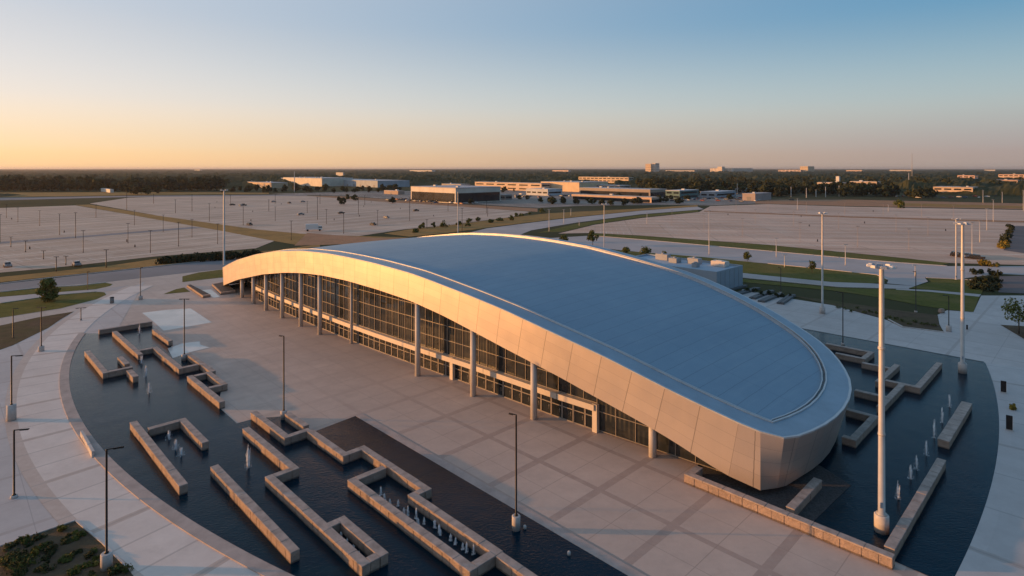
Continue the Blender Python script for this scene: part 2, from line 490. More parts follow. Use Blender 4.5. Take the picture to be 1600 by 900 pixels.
def build_ground():
    b = MB()
    b.face([(-30000, -400, -.03), (30000, -400, -.03), (30000, 45000, -.03), (-30000, 45000, -.03)])
    structure(b.build('ground', ground_material()))
    S = sheet
    # plaza: everything between the pools, under the arena
    S('plaza', [xy_of(-30, 20), xy_of(0, 20), xy_of(60, 22), xy_of(165, 0), xy_of(205, 25), xy_of(208, 60), xy_of(190, 112), xy_of(140, 135), xy_of(-30, 135)], M['plaza'], .02)
    # ring walk round the left pool
    a0 = arc_ang(ARC_L, gp(226, 447)); a1 = arc_ang(ARC_L, (-5, 20))
    if a0 < 0: a0 += 2 * math.pi
    if a1 < 0: a1 += 2 * math.pi
    ring = arc_pts(ARC_L, a0, a1, .4) + arc_pts(ARC_L, a1, a0, 7.1)
    S('path', ring, M['ring'], .06)
    # outer paving left of the ring
    S('pavement', px([(226, 440), (200, 452), (166, 460), (150, 469), (117, 486), (75, 513), (20, 540), (-120, 590), (-400, 700), (-700, 880), (-300, 1500), (120, 1300), (300, 1000), (100, 640), (180, 520)]), M['walk'], .035)
    # band of the kerb round the left pool
    b0 = arc_ang(ARC_L, gp(136, 521)); b1 = a1
    if b0 < 0: b0 += 2 * math.pi
    S('pool_kerb', arc_pts(ARC_L, b0, b1, 0) + arc_pts(ARC_L, b1, b0, 1.15), M['kerb'], .16, .16)
    # left pool
    w = arc_pts(ARC_L, b0, b1, .02)
    w += [xy_of(0, 38.9), xy_of(26.7, 38.9), xy_of(68.5, 38.9)]
    w += px([(488, 676), (455, 650), (400, 654), (370, 662), (341, 636), (346, 606), (330, 585), (296, 552), (270, 548), (265, 535), (240, 512), (238, 507), (154, 521)])
    S('pool_water', w, M['water'], .05)
    S('pool_edge', [xy_of(0, 38.9), xy_of(68.5, 38.9), xy_of(68.7, 39.1), xy_of(68.7, 39.9), xy_of(0, 39.9)], M['kerb'], .065, .065)
    # shallow films of water on the granite
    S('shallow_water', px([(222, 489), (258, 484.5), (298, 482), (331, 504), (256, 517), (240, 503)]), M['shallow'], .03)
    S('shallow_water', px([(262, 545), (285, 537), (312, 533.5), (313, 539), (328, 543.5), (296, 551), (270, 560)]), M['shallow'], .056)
    # right pool
    c0 = arc_ang(ARC_R, gp(1500, 900)) - .06; c1 = arc_ang(ARC_R, gp(1538, 567))
    w = [xy_of(31.3, 56.3)] + [xy_of(*st_of(np.array(p))) for p in ()]
    w += [xy_of(12, 55.8), xy_of(10.4, 55.7), xy_of(2, 55.2)]
    w += arc_pts(ARC_R, c0, c1, 0)
    w += [xy_of(14.9, 123.4), xy_of(50, 123.4), xy_of(50, 100), xy_of(31.5, 98)]
    S('pool_water', w, M['water'], .055)
    S('pool_edge', [xy_of(14.9, 123.4), xy_of(50, 123.4), xy_of(50, 123.9), xy_of(14.9, 123.9)], M['pole_dark'], .07)
    # right ring walk and the walk behind the pool
    S('path', arc_pts(ARC_R, c0 - .05, c1 + .0, .0) + arc_pts(ARC_R, c1, c0 - .05, 30), M['ring_r'], .065)
    S('pavement', px([(1150, 470), (1160, 452), (1205, 462), (1300, 477), (1385, 500), (1410, 512), (1475, 520), (1468, 507), (1465, 492), (1480, 485), (1521, 488), (1533, 462), (1600, 462), (1800, 470), (1800, 640), (1560, 600), (1538, 568.3), (1400, 542), (1262, 517.2)]), M['walk'], .04)
    # gravel bed under the prow
    S('gravel_bed', [xy_of(31, 57.0), xy_of(19, 56.4), xy_of(18.5, 66), xy_of(22, 68), xy_of(30, 66)], M['gravel'], .09, .06)

    # --- left: strips, roads and lots (all read off the photo as ground spots)
    S('lawn', px([(-500, 470), (0, 433), (80, 425), (180, 414), (240, 405), (345, 398), (420, 392), (500, 386), (500, 381), (345, 405), (180, 422), (0, 441), (-500, 482)]), M['dry'], .03)
    S('road', px([(-500, 486), (0, 444), (180, 424), (345, 406), (520, 388), (520, 396), (345, 421), (260, 430), (175, 440), (75, 448), (0, 456), (-500, 500)]), M['road'], .035)
    S('lawn', px([(-500, 505), (0, 457), (75, 449), (120, 447), (165, 442), (176, 444), (172, 447), (150, 452), (60, 459), (0, 464), (-500, 512)]), M['grass'], .045)
    S('path', px([(-500, 513), (0, 464.3), (60, 459.3), (150, 452.3), (200, 446), (200, 452), (160, 456), (90, 461), (0, 473.7), (-500, 524)]), M['road_pale'], .04)
    S('lawn', px([(-500, 525), (0, 474), (90, 461), (150, 456), (163, 457), (166, 461), (150, 468), (95, 482), (0, 497), (-300, 560)]), M['grass'], .05)
    S('planting_bed', px([(-200, 540), (0, 509), (60, 496), (116, 487), (95, 499), (75, 513), (20, 540), (0, 547), (-200, 615)]), M['mulch'], .055)
    S('lawn', px([(285, 432), (310, 426), (345, 421.5), (400, 419), (400, 431), (345, 434), (310, 438), (285, 441)]), M['grass'], .05)
    S('lawn', px([(255, 460), (275, 452), (288, 449.5), (297, 456)]), M['grass'], .05)
    S('planting_bed', px([(-100, 880), (0, 855), (118, 815), (160, 850), (200, 890), (230, 930), (-200, 1100)]), M['mulch'], .075)
    S('parking_lot', px([(-500, 330), (0, 325), (118, 321), (250, 343.5), (350, 361), (430, 376), (400, 388), (240, 401), (80, 419), (0, 426), (-500, 458)]), M['lot_l'], .02)
    S('service_lane', px([(-500, 400), (0, 378), (150, 367), (300, 354.5), (318, 356), (150, 369.5), (0, 381), (-500, 405)]), M['road'], .05)
    S('embankment', px([(118, 320.4), (140, 319.6), (250, 337.5), (400, 358.5), (480, 366), (560, 369), (640, 371), (560, 378), (470, 384), (430, 377), (350, 361.5), (250, 344)]), M['dry'], .045)
    S('parking_lot', px([(140, 318), (200, 309), (300, 306), (480, 306), (600, 315), (700, 321), (830, 331), (800, 339), (700, 352), (630, 358.5), (560, 369), (480, 366), (400, 358.5), (250, 337.5)]), M['lot_l'], .02)
    S('bare_ground', px([(460, 384), (480, 364), (500, 366), (590, 372), (640, 372), (600, 380)]), M['soil'], .06)
    S('bare_ground', px([(480, 306), (540, 307), (600, 311), (700, 318), (840, 326), (840, 331), (700, 321.5), (600, 315.5)]), M['soil'], .03)
    S('lawn', px([(600, 365), (640, 358.5), (700, 352.5), (800, 339.5), (860, 333), (900, 331), (1000, 326), (1090, 320), (1090, 323), (1000, 329), (870, 342), (760, 356), (700, 364), (640, 370)]), M['dry'], .05)
    S('road', px([(700, 372), (760, 357), (870, 343), (1000, 329.5), (1090, 323), (1100, 327), (1000, 335), (900, 348), (830, 360), (800, 372)]), M['road_pale'], .06)
    S('lawn', px([(840, 364), (900, 350), (1000, 336), (1090, 328), (1092, 331), (1000, 340), (930, 350), (880, 362)]), M['grass'], .065)
    # --- right
    S('parking_lot', px([(872, 365), (930, 351), (1000, 341), (1092, 331.5), (1110, 322), (1200, 319), (1330, 323), (1545, 327), (1800, 332), (1800, 420), (1484, 411), (1400, 402), (1200, 382.5), (1000, 368), (925, 364)]), M['lot_r'], .02)
    S('lawn', px([(925, 364.5), (1000, 368.5), (1200, 383), (1400, 402.5), (1484, 411), (1470, 415), (1400, 410), (1300, 401), (1200, 392), (1000, 374), (920, 368)]), M['grass'], .04)
    S('road', px([(860, 372), (920, 368.5), (1000, 374.5), (1200, 392.5), (1400, 410.5), (1480, 416), (1600, 416), (1800, 420), (1800, 440), (1560, 428), (1500, 436), (1445, 434), (1450, 440), (1430, 447), (1386, 443), (1388, 438), (1370, 430), (1300, 422), (1200, 412), (1000, 394), (860, 380)]), M['road_pale'], .045)
    S('lawn', px([(960, 391), (1100, 402), (1200, 412.5), (1300, 422.5), (1370, 430), (1386, 437), (1380, 441), (1360, 443), (1300, 441), (1200, 431), (1100, 420), (960, 405)]), M['grass'], .06)
    S('path', px([(960, 405), (1100, 420), (1200, 431), (1300, 441), (1360, 443), (1430, 447), (1420, 451), (1310, 448), (1160, 434), (960, 415)]), M['road_pale'], .055)
    S('lawn', px([(1448, 434.5), (1500, 437), (1543, 440), (1533, 460), (1450, 453), (1440, 452), (1420, 450.5), (1455, 441)]), M['grass'], .065)
    S('lawn', px([(1100, 432), (1160, 436), (1310, 450), (1380, 452), (1420, 453), (1450, 456), (1530, 464), (1521, 488), (1480, 484), (1440, 478), (1380, 466), (1300, 454), (1160, 441), (1100, 437)]), M['grass'], .06)
    S('path', px([(1400, 451.5), (1450, 453.3), (1533, 460.3), (1530, 464), (1450, 456), (1400, 453)]), M['road_pale'], .075)
    S('planting_bed', px([(1235, 462), (1300, 470), (1380, 482), (1465, 493), (1467, 507), (1475, 519), (1410, 511), (1385, 499), (1300, 477)]), M['mulch'], .065)
    S('planting_bed', px([(1563, 508), (1620, 511), (1700, 520), (1700, 560), (1600, 530)]), M['mulch'], .07)
    S('asphalt_yard', px([(1562, 432), (1640, 430), (1800, 432), (1800, 470), (1600, 459), (1560, 457)]), M['asphalt'], .07)
    S('asphalt_yard', px([(1580, 353), (1800, 356), (1800, 412), (1640, 402), (1568, 391)]), M['asphalt'], .06)
    S('service_lane', px([(1100, 329.5), (1200, 333), (1330, 338), (1560, 344.5), (1800, 349), (1800, 352), (1560, 347), (1330, 340.2), (1200, 334.8), (1100, 330.8)]), M['soil'], .055)
    S('bare_ground', px([(1180, 312), (1330, 312), (1600, 318), (1900, 324), (1900, 331), (1545, 326), (1330, 322), (1180, 318)]), M['soil'], .015)
    S('lawn', px([(1395, 317), (1600, 322), (1700, 324), (1700, 327), (1500, 324), (1395, 321)]), M['dry'], .05)
    S('road', px([(-600, 312), (0, 309), (200, 306), (480, 304), (480, 305.7), (200, 308), (0, 313), (-600, 320)]), M['road'], .03)
    S('asphalt_yard', px([(420, 303), (560, 299), (800, 297), (1000, 298), (1200, 303), (1185, 312), (1200, 317.5), (1110, 321), (1040, 320), (900, 322), (840, 325), (700, 317), (600, 310.5), (540, 306), (480, 305)]), M['yard'], .012)
    S('bare_ground', px([(-600, 304), (0, 301), (200, 300), (420, 301), (420, 303), (200, 305), (0, 308), (-600, 311)]), M['dry'], .02)


build_ground()


# ================================================================== ARENA
def interp(tab):
    xs = np.array([a for a, _ in tab], float); ys = np.array([b for _, b in tab], float)
    # smooth the measured points with a running cubic
    g = np.linspace(xs[0], xs[-1], 600)
    y = np.interp(g, xs, ys)
    k = 21
    ker = np.hanning(k + 2)[1:-1]; ker /= ker.sum()
    pad = np.concatenate([2 * y[0] - y[1:k // 2 + 1][::-1], y, 2 * y[-1] - y[-k // 2:-1][::-1]])
    ysm = np.convolve(pad, ker, 'valid')[:600]
    return lambda q: float(np.interp(q, g, ysm))


front_t = interp([(18, 57.9), (22, 57.4), (36, 55.85), (50, 54.3), (63, 53.4), (76, 52.7), (90, 52.25), (100, 52.15), (115, 52.2), (134, 52.7), (151, 53.7), (168, 55.4), (176, 56.5)])
ztop = interp([(16, 5.3), (20, 5.8), (24, 6.25), (29, 7.25), (32.5, 8.0), (36.6, 9.0), (41, 10.1), (50.3, 12.0), (56.4, 13.15), (63.2, 14.15), (71, 15.1), (76, 15.65), (86, 16.1), (94, 16.2), (102, 16.1), (113, 15.5), (126, 14.1), (138, 12.1), (152, 9.2), (160, 7.2), (168, 5.0), (178, 2.4)])
zbot = interp([(16, .45), (20, .5), (23.8, .65), (27, 1.15), (29.6, 1.9), (33, 3.05), (35.5, 3.7), (39.6, 4.7), (43.6, 5.6), (47, 6.45), (50.7, 7.2), (56.4, 8.25), (62.3, 9.4), (68.4, 10.5), (76, 11.5), (86, 12.0), (95, 12.15), (104, 11.9), (113, 11.2), (121, 10.25), (133.5, 8.25), (152, 4.4), (168, .3), (178, -.5)])

# outline of the roof, counter-clockwise seen from above in local (x = -s, y = t): near corner, front, far tip, back, near end
front = [(s, front_t(s)) for s in np.arange(26, 168.01, 1.6)]
far_end = [(169.6, 57.6), (170.6, 62), (170.8, 68), (169.6, 75), (166, 82), (160, 88.5), (152, 93.5), (143, 96.8), (133, 98.5)]
back = [(s, 99.2) for s in np.arange(120, 62, -4.0)] + [(60, 99.2), (55, 99.1), (51, 98.8), (47.3, 98.0), (43, 96.8), (38.7, 95.3), (36, 94.2), (33.3, 92.8), (31, 91.4), (29, 89.8), (27, 87.7), (25.3, 85.4), (23.8, 82.8), (22.5, 80), (21.5, 77), (20.8, 73.8), (20.4, 70.5), (20.3, 67.5), (20.45, 64.8), (20.8, 62.2), (21.3, 59.9), (22.1, 58.2), (24.0, 57.35)]
OUT = front + far_end + back


def L3(s, t, z): return (-s, t, z)


def offset_outline(out, d):
    res = []
    n = len(out)
    for i in range(n):
        a, b, c = np.array(out[i - 1]), np.array(out[i]), np.array(out[(i + 1) % n])
        e = (c - a); e = e / np.linalg.norm(e)
        nrm = np.array([-e[1], e[0]])       # candidate inward normal
        cen = np.array([95, 76])
        if nrm @ (cen - b) < 0: nrm = -nrm
        res.append(tuple(b + nrm * d))
    return res


def fascia_material():
    n = NT('metal fascia panels')
    uv = n.new('ShaderNodeUVMap').outputs[0]
    sp = n.new('ShaderNodeSeparateXYZ'); n.L.new(uv, sp.inputs[0])
    u, v = sp.outputs[0], sp.outputs[1]
    seam = n.lines(u, 3.9, 0, .075)
    hseam = n.m('MULTIPLY', n.lines(v, .25, 0, .009), .38)
    pan = n.cell(n.m('DIVIDE', u, 3.9), n.m('MULTIPLY', v, 4))
    pan2 = n.cell(n.m('DIVIDE', u, 3.9), 0.0)
    col = n.mix(pan, (.62, .525, .455), (.68, .58, .50))
    col = n.mix(n.m('MULTIPLY', pan2, .25), col, (.54, .50, .47))
    p = n.objc()
    col = n.mix(n.m('MULTIPLY', n.noise(n.scaled(p, (.5, .5, .12)), 2.2, 5, .6, .4, .75), .18), col, (.48, .44, .41))
    col = n.mix(n.m('MULTIPLY', n.m('MAXIMUM', seam, hseam), .75), col, (.22, .19, .17))
    return n.out(col, n.m('MULTIPLY_ADD', n.noise(p, .4, 3), .12, .34), .6, .5)


def roof_material():
    n = NT('roof membrane')
    p = n.objc()
    sp = n.new('ShaderNodeSeparateXYZ'); n.L.new(p, sp.inputs[0])
    s, t = n.m('MULTIPLY', sp.outputs[0], -1.0), sp.outputs[1]
    wob = n.noise(p, .35, 3)
    seam = n.lines(n.m('ADD', s, n.m('MULTIPLY', wob, .2)), 2.0, 0, .06)
    seam2 = n.lines(t, 9.0, 4, .08)
    strip = n.cell(n.m('DIVIDE', s, 2.0), n.m('DIVIDE', t, 9.0))
    col = n.mix(n.noise(p, .06, 5, .6, .35, .68), (.185, .285, .38), (.215, .325, .425))
    col = n.mix(n.m('MULTIPLY', strip, .22), col, (.18, .27, .36))
    sc_ = n.scaled(p, (.9, .12, .9))
    col = n.mix(n.m('MULTIPLY', n.noise(sc_, 1.1, 5, .7, .5, .8), .35), col, (.30, .40, .48))
    col = n.mix(n.m('MULTIPLY', n.m('MAXIMUM', seam, n.m('MULTIPLY', seam2, .6)), .55), col, (.08, .125, .17))
    n.bump(n.m('MULTIPLY', seam, 1.0), .25, .03)
    return n.out(col, n.m('MULTIPLY_ADD', n.noise(p, .5, 4), .18, .45), .0, .4)


def glass_material():
    n = NT('curtain wall glass')
    p = n.objc()
    sp = n.new('ShaderNodeSeparateXYZ'); n.L.new(p, sp.inputs[0])
    s = n.m('MULTIPLY', sp.outputs[0], -1.0)
    z = sp.outputs[2]
    pane = n.cell(n.m('DIVIDE', s, 1.75), n.m('DIVIDE', n.m('SUBTRACT', z, 3.3), 2.2))
    # pale blinds and lobby walls seen dimly through the tinted glass
    blind = n.m('MULTIPLY', n.lines(s, .62, 0, .26), n.noise(n.scaled(p, (.08, .08, .2)), 1.0, 3, .6, .48, .62))
    lobby = n.noise(n.scaled(p, (.5, .5, .9)), .8, 4, .6, .5, .75)
    col = n.mix(pane, (.010, .014, .017), (.030, .035, .038))
    col = n.mix(n.m('MULTIPLY', blind, .42), col, (.15, .135, .10))
    col = n.mix(n.m('MULTIPLY', lobby, .35), col, (.10, .085, .065))
    n.b.inputs['IOR'].default_value = 1.5
    cv = n.new('ShaderNodeCombineXYZ'); n.link(n.m('FLOOR', n.m('DIVIDE', s, 1.75)), cv.inputs[0]); n.link(n.m('FLOOR', n.m('DIVIDE', z, 2.2)), cv.inputs[1])
    wn = n.new('ShaderNodeTexWhiteNoise', noise_dimensions='3D'); n.L.new(cv.outputs[0], wn.inputs[0])
    off = n.new('ShaderNodeVectorMath', operation='MULTIPLY_ADD'); n.L.new(wn.outputs['Color'], off.inputs[0]); off.inputs[1].default_value = (.05, .05, .05); off.inputs[2].default_value = (-.025, -.025, -.025)
    ad = n.new('ShaderNodeVectorMath', operation='ADD'); n.L.new(n.new('ShaderNodeNewGeometry').outputs['Normal'], ad.inputs[0]); n.L.new(off.outputs[0], ad.inputs[1])
    nm = n.new('ShaderNodeVectorMath', operation='NORMALIZE'); n.L.new(ad.outputs[0], nm.inputs[0]); n.L.new(nm.outputs[0], n.b.inputs['Normal'])
    return n.out(col, n.m('MULTIPLY_ADD', pane, .05, .03), 0, .45)


def build_arena():
    root = empty('arena', (0, 0, 0), ROT)
    tag(root, 'long arena with arched blue roof, golden curved fascia and glass front on round columns', 'arena')
    fas, roofm, glass = fascia_material(), roof_material(), glass_material()
    rimm = simple('roof rim metal', (.26, .345, .425), .5, .1, .1, .4)
    railm = simple('gutter rail metal', (.52, .53, .54), .4, .3, .1, 1)
    gutterm = simple('gutter grating', (.16, .17, .18), .6, .2, .5, 3)
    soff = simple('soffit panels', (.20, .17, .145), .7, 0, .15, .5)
    colm = simple('column concrete', (.52, .48, .45), .6, 0, .08, .8)
    mull = simple('mullion aluminium', (.33, .29, .25), .45, .3, .08, 2)
    band = simple('canopy panels', (.62, .55, .47), .45, .2, .08, .5)
    n = len(OUT)
    # ---- fascia
    acc = [0.0]
    for i in range(1, n + 1):
        a, b = OUT[i - 1], OUT[i % n]
        acc.append(acc[-1] + math.dist(a, b))
    top, bot = [], []
    cen = np.array([95., 76.])
    for i, (s, t) in enumerate(OUT):
        top.append((s, t, ztop(s)))
        sl = (ztop(s + .5) - ztop(s - .5))
        e = np.array(OUT[(i + 1) % n]) - np.array(OUT[i - 1]); e /= np.linalg.norm(e)
        nr = np.array([-e[1], e[0]])
        if nr @ (cen - np.array((s, t))) < 0: nr = -nr
        wend = min(1, max(0, (30 - s) / 7.0)) * (1 if t > 57.5 else 0)     # the prow leans in at its foot
        if t > 99 or i >= len(front) and s > 100: wend = 0
        q = np.array((s, t)) + nr * (1.45 * wend)
        if i < len(front):
            sb = min(s + sl * 4.8, 170.5)
            tb = front_t(sb)
            # far tip: the end face is cut nearly upright
            if s > 164: sb = s - (s - 164) * .35; tb = front_t(sb)
            bot.append((sb, tb, zbot(sb)))
        else:
            zb = zbot(s)
            if t > 60 and s < 60:                                          # the end floats; its lower edge sweeps up at the back
                zb = max(.75, .7 + max(0, t - 80) * .06)
            bot.append((q[0], q[1], zb))
    # end face: lower edge, as measured from the near corner round to the water
    me_v, me_f = [], []
    rows = 6
    bm = bmesh.new()
    uvl = bm.loops.layers.uv.new('UVMap')
    grid = []
    for i in range(n):
        colv = []
        for k in range(rows + 1):
            f = k / rows
            p = np.array(bot[i]) * (1 - f) + np.array(top[i]) * f
            colv.append(bm.verts.new(L3(*p)))
        grid.append(colv)
    for i in range(n):
        j = (i + 1) % n
        sharp = OUT[i][0] < 29 and OUT[i][1] < 66                       # flat panels round the near corner: each strip has its own edge
        ca, cb = grid[i], grid[j]
        if sharp: ca = [bm.verts.new(v.co) for v in ca]; cb = [bm.verts.new(v.co) for v in cb]
        for k in range(rows):
            f = bm.faces.new((cb[k], ca[k], ca[k + 1], cb[k + 1]))
            f.smooth = True
            for lp, (ii, kk) in zip(f.loops, ((i + 1, k), (i, k), (i, k + 1), (i + 1, k + 1))):
                lp[uvl].uv = (acc[ii], kk / rows)
    bmesh.ops.delete(bm, geom=[v for v in bm.verts if not v.link_faces], context='VERTS')
    bm.normal_update()
    bm.faces.ensure_lookup_table()
    if bm.faces[300].normal.y > 0: bmesh.ops.reverse_faces(bm, faces=bm.faces[:])
    b = MB(); b.bm.free(); b.bm = bm
    b.build('fascia', fas, root)
    # thin drip edge along the top of the fascia
    b = MB()
    inn = offset_outline(OUT, .28)
    for i in range(n):
        j = (i + 1) % n
        za, zc = ztop(OUT[i][0]), ztop(OUT[j][0])
        a0, a1, c0, c1 = OUT[i], inn[i], OUT[j], inn[j]
        v = [b.bm.verts.new(L3(*q)) for q in ((*a0, za), (*c0, zc), (*c1, zc + .16), (*a1, za + .16), (*a0, za + .16), (*c0, zc + .16))]
        b.bm.faces.new((v[0], v[1], v[5], v[4])); b.bm.faces.new((v[4], v[5], v[2], v[3]))
    b.build('drip_edge', railm, root)
    # ---- roof skin: ruled across, arched along
    inner = offset_outline(OUT, 2.9)

    def t_range(out, s):
        ts = []
        m = len(out)
        for i in range(m):
            (s0, t0), (s1, t1) = out[i], out[(i + 1) % m]
            if (s0 - s) * (s1 - s) <= 0 and s0 != s1: ts.append(t0 + (s - s0) / (s1 - s0) * (t1 - t0))
        return (min(ts), max(ts)) if len(ts) >= 2 else None

    def skin(out, dz, step, nt, mat, name):
        b = MB()
        ss = sorted(set([round(x, 3) for x in np.arange(20.35, 170.8, step)]))
        rowsv = []
        for s in ss:
            r = t_range(out, s)
            if not r or r[1] - r[0] < .05: continue
            rowsv.append([b.bm.verts.new(L3(s, r[0] + (r[1] - r[0]) * k / nt, ztop(s) + dz + .35 * math.sin(math.pi * k / nt) * min(1, (r[1] - r[0]) / 40))) for k in range(nt + 1)])
        for a, c in zip(rowsv, rowsv[1:]):
            for k in range(nt):
                f = b.bm.faces.new((a[k], a[k + 1], c[k + 1], c[k])); f.smooth = True
        b.bm.normal_update()
        for f in b.bm.faces:
            if f.normal.z < 0: f.normal_flip()
        return b.build(name, mat, root)
    skin(offset_outline(OUT, 2.5), -.10, .8, 16, roofm, 'roof')
    # rim: sloped metal border of the roof, then the gutter with its rail
    ring = lambda d0, d1, z0, z1, mat, name, zz=None: ring_strip(root, d0, d1, z0, z1, mat, name)

    def ring_strip(root, d0, d1, z0, z1, mat, name):
        A, B = offset_outline(OUT, d0), offset_outline(OUT, d1)
        b = MB()
        va = [b.bm.verts.new(L3(*p, ztop(p[0]) + z0)) for p in A]
        vb = [b.bm.verts.new(L3(*p, ztop(p[0]) + z1)) for p in B]
        for i in range(n):
            j = (i + 1) % n
            f = b.bm.faces.new((va[i], va[j], vb[j], vb[i])); f.smooth = True
        b.bm.normal_update()
        for f in b.bm.faces:
            if f.normal.z < 0: f.normal_flip()
        return b.build(name, mat, root)
    ring(.26, 2.62, .14, .22, rimm, 'roof_rim')
    ring(2.62, 3.05, .05, .05, gutterm, 'gutter')
    # rail: small upright kerb either side of the gutter
    b = MB()
    for d0, d1, h in ((2.55, 2.72, .34), (3.02, 3.14, .24)):
        A, B = offset_outline(OUT, d0), offset_outline(OUT, d1)
        for i in range(n):
            j = (i + 1) % n
            P = []
            for q in (A[i], A[j], B[j], B[i]): P.append((q, ztop(q[0])))
            lo = [b.bm.verts.new(L3(*q, z - .1)) for q, z in P]
            hi = [b.bm.verts.new(L3(*q, z + h)) for q, z in P]
            b.bm.faces.new(hi)
            b.bm.faces.new((lo[0], lo[1], hi[1], hi[0])); b.bm.faces.new((lo[2], lo[3], hi[3], hi[2]))
    bmesh.ops.recalc_face_normals(b.bm, faces=b.bm.faces[:])
    b.build('gutter_rail', railm, root)
    # ---- soffit under the front overhang and a closed underside
    b = MB()
    ss = [p[0] for p in bot[:len(front)]]
    va = [b.bm.verts.new(L3(bot[i][0], bot[i][1] + .02, bot[i][2] + .02)) for i in range(len(front))]
    vb = [b.bm.verts.new(L3(bot[i][0], bot[i][1] + 5.0, bot[i][2] + .02)) for i in range(len(front))]
    for i in range(len(front) - 1): b.bm.faces.new((va[i], va[i + 1], vb[i + 1], vb[i]))
    b.build('soffit', soff, root)
    # back wall and core behind the glass
    b = MB()
    core = offset_outline(OUT, 5.6)
    tz = [min(ztop(s) - .4, 99) for s, t in core]
    lo = [b.bm.verts.new(L3(*p, 0)) for p in core]; hi = [b.bm.verts.new(L3(*p, max(.2, z))) for p, z in zip(core, tz)]
    for i in range(n):
        j = (i + 1) % n
        b.bm.faces.new((lo[i], lo[j], hi[j], hi[i]))
    bmesh.ops.recalc_face_normals(b.bm, faces=b.bm.faces[:])
    b.build('inner_wall', simple('inner wall', (.05, .05, .052), .8), root)
    # ---- glass front, bay by bay between the columns
    g_off = interp([(20, 2.3), (30, 2.5), (44, 2.8), (66, 3.6), (98, 3.3), (140, 3.2), (170, 3.0)])
    gt = lambda s: front_t(s) + g_off(s)
    cols = [(35.8, 57.0), (51.8, 54.75), (63.0, 54.2), (75.1, 53.35), (107.0, 53.2), (115.2, 53.2), (124.4, 53.3), (133.7, 53.6), (142.3, 54.1), (151.2, 54.7)]
    bays = [27.0, 36.2, 44.0, 51.8, 63.0, 75.1, 85.8, 96.4, 107.0, 115.2, 124.4, 133.7, 142.3, 151.2, 160.0]
    for bi, (s0, s1) in enumerate(zip(bays, bays[1:])):
        b = MB()
        k = max(2, int((s1 - s0) / 1.0))
        sv = np.linspace(s0, s1, k + 1)
        base = .1 if s1 <= 44.5 else 3.35
        tops = [max(base + .02, zbot(s + (.9 if s > 95 else -.6)) + .35) for s in sv]
        lo = [b.bm.verts.new(L3(s, gt(s), base)) for s in sv]; hi = [b.bm.verts.new(L3(s, gt(s), z)) for s, z in zip(sv, tops)]
        for i in range(k):
            b.bm.faces.new((lo[i + 1], lo[i], hi[i], hi[i + 1]))
        w = b.build('window', glass, root)
        # mullions and transoms of this bay
        b = MB()
        stp = 2.4 if s1 <= 44.5 else 1.75
        cnt = max(1, round((s1 - s0) / stp))
        for i in range(cnt + (1 if bi == len(bays) - 2 else 0)):
            s = s0 + (s1 - s0) * i / cnt
            zt = max(base + .1, zbot(s) + .3)
            if zt - base > .4:
                b.box(L3(s, gt(s) - .05, (base + zt) / 2), (.065, .10, zt - base))
        for zr in ([.2, 2.5] if base < 1 else [3.45, 5.55, 7.75, 9.95]):
            for sa, sb in zip(sv, sv[1:]):
                if min(zbot(sa), zbot(sb)) + .2 > zr:
                    pa, pb = L3(sa, gt(sa) - .06, zr), L3(sb, gt(sb) - .06, zr)
                    mid = tuple((x + y) / 2 for x, y in zip(pa, pb))
                    b.box(mid, (math.dist(pa, pb) + .02, .11, .075), math.atan2(pb[1] - pa[1], pb[0] - pa[0]))
        b.build('mullion_frame', mull, w)
    # ---- canopy band over the doors
    b = MB()
    for s0, s1 in ((44.0, 49.5), (49.6, 63), (63.1, 75), (75.1, 96), (96.1, 107), (107.1, 124), (124.1, 146)):
        sv = np.linspace(s0, s1, max(2, int((s1 - s0) / 1.6)))
        for sa, sb in zip(sv, sv[1:]):
            pa, pb = L3(sa, gt(sa) - .42, 3.02), L3(sb, gt(sb) - .42, 3.02)
            mid = tuple((x + y) / 2 for x, y in zip(pa, pb))
            b.box(mid, (math.dist(pa, pb) + .01, .8, .72), math.atan2(pb[1] - pa[1], pb[0] - pa[0]))
    b.build('canopy', band, root)
    # ---- entrance doors: frame with its glass, leaf after leaf along the curve
    def door_mesh():
        b = MB()
        w, h = 1.72, 2.62
        for x in (-w / 2 + .05, w / 2 - .05): b.box((x, 0, h / 2), (.08, .12, h))
        b.box((0, 0, .06), (w - .2, .12, .12)); b.box((0, 0, 1.62), (w - .2, .12, .1)); b.box((0, 0, h - .05), (w - .2, .12, .1))
        return b
    d0 = door_mesh().build('door', mull, root)
    b = MB(); b.box((0, .05, 1.31), (1.58, .03, 2.56)); g0 = b.build('pane', glass, d0)
    b = MB(); b.tube((.55, -.12, .75), (.55, -.12, 1.35), .025, n=6); b.tube((.55, -.12, .8), (.55, -.02, .8), .02, n=6); b.tube((.55, -.12, 1.3), (.55, -.02, 1.3), .02, n=6)
    h0 = b.build('handle', mull, d0)
    first = True
    s = 44.9
    while s < 146:
        if first: d = d0; first = False
        else: d = copy_tree(d0, root)
        a, c = L3(s - .8, gt(s - .8), 0), L3(s + .8, gt(s + .8), 0)
        d.location = L3(s, gt(s) - .03, .03)
        d.rotation_euler = (0, 0, math.atan2(a[1] - c[1], a[0] - c[0]))
        s += 1.75
    # ---- columns
    c0 = None
    for (s, t) in cols:
        h = zbot(s) + .35
        b = MB(); b.tube((0, 0, 0), (0, 0, h), .43, n=20)
        b.build('column', colm, root).location = L3(s, t, .02)
    # two paired stub columns under the prow
    for (s, t) in ((25.6, 60.0), (24.2, 61.6)):
        b = MB(); b.box((0, 0, .9), (.9, .7, 1.8), .3); b.build('pier', colm, root).location = L3(s, t, .02)
    # entrance vestibule pylon in the middle bay
    b = MB(); b.tube((0, 0, 0), (0, 0, 11.8), .28, n=14); b.build('slim_column', colm, root).location = L3(97.5, gt(97.5) - .9, .02)
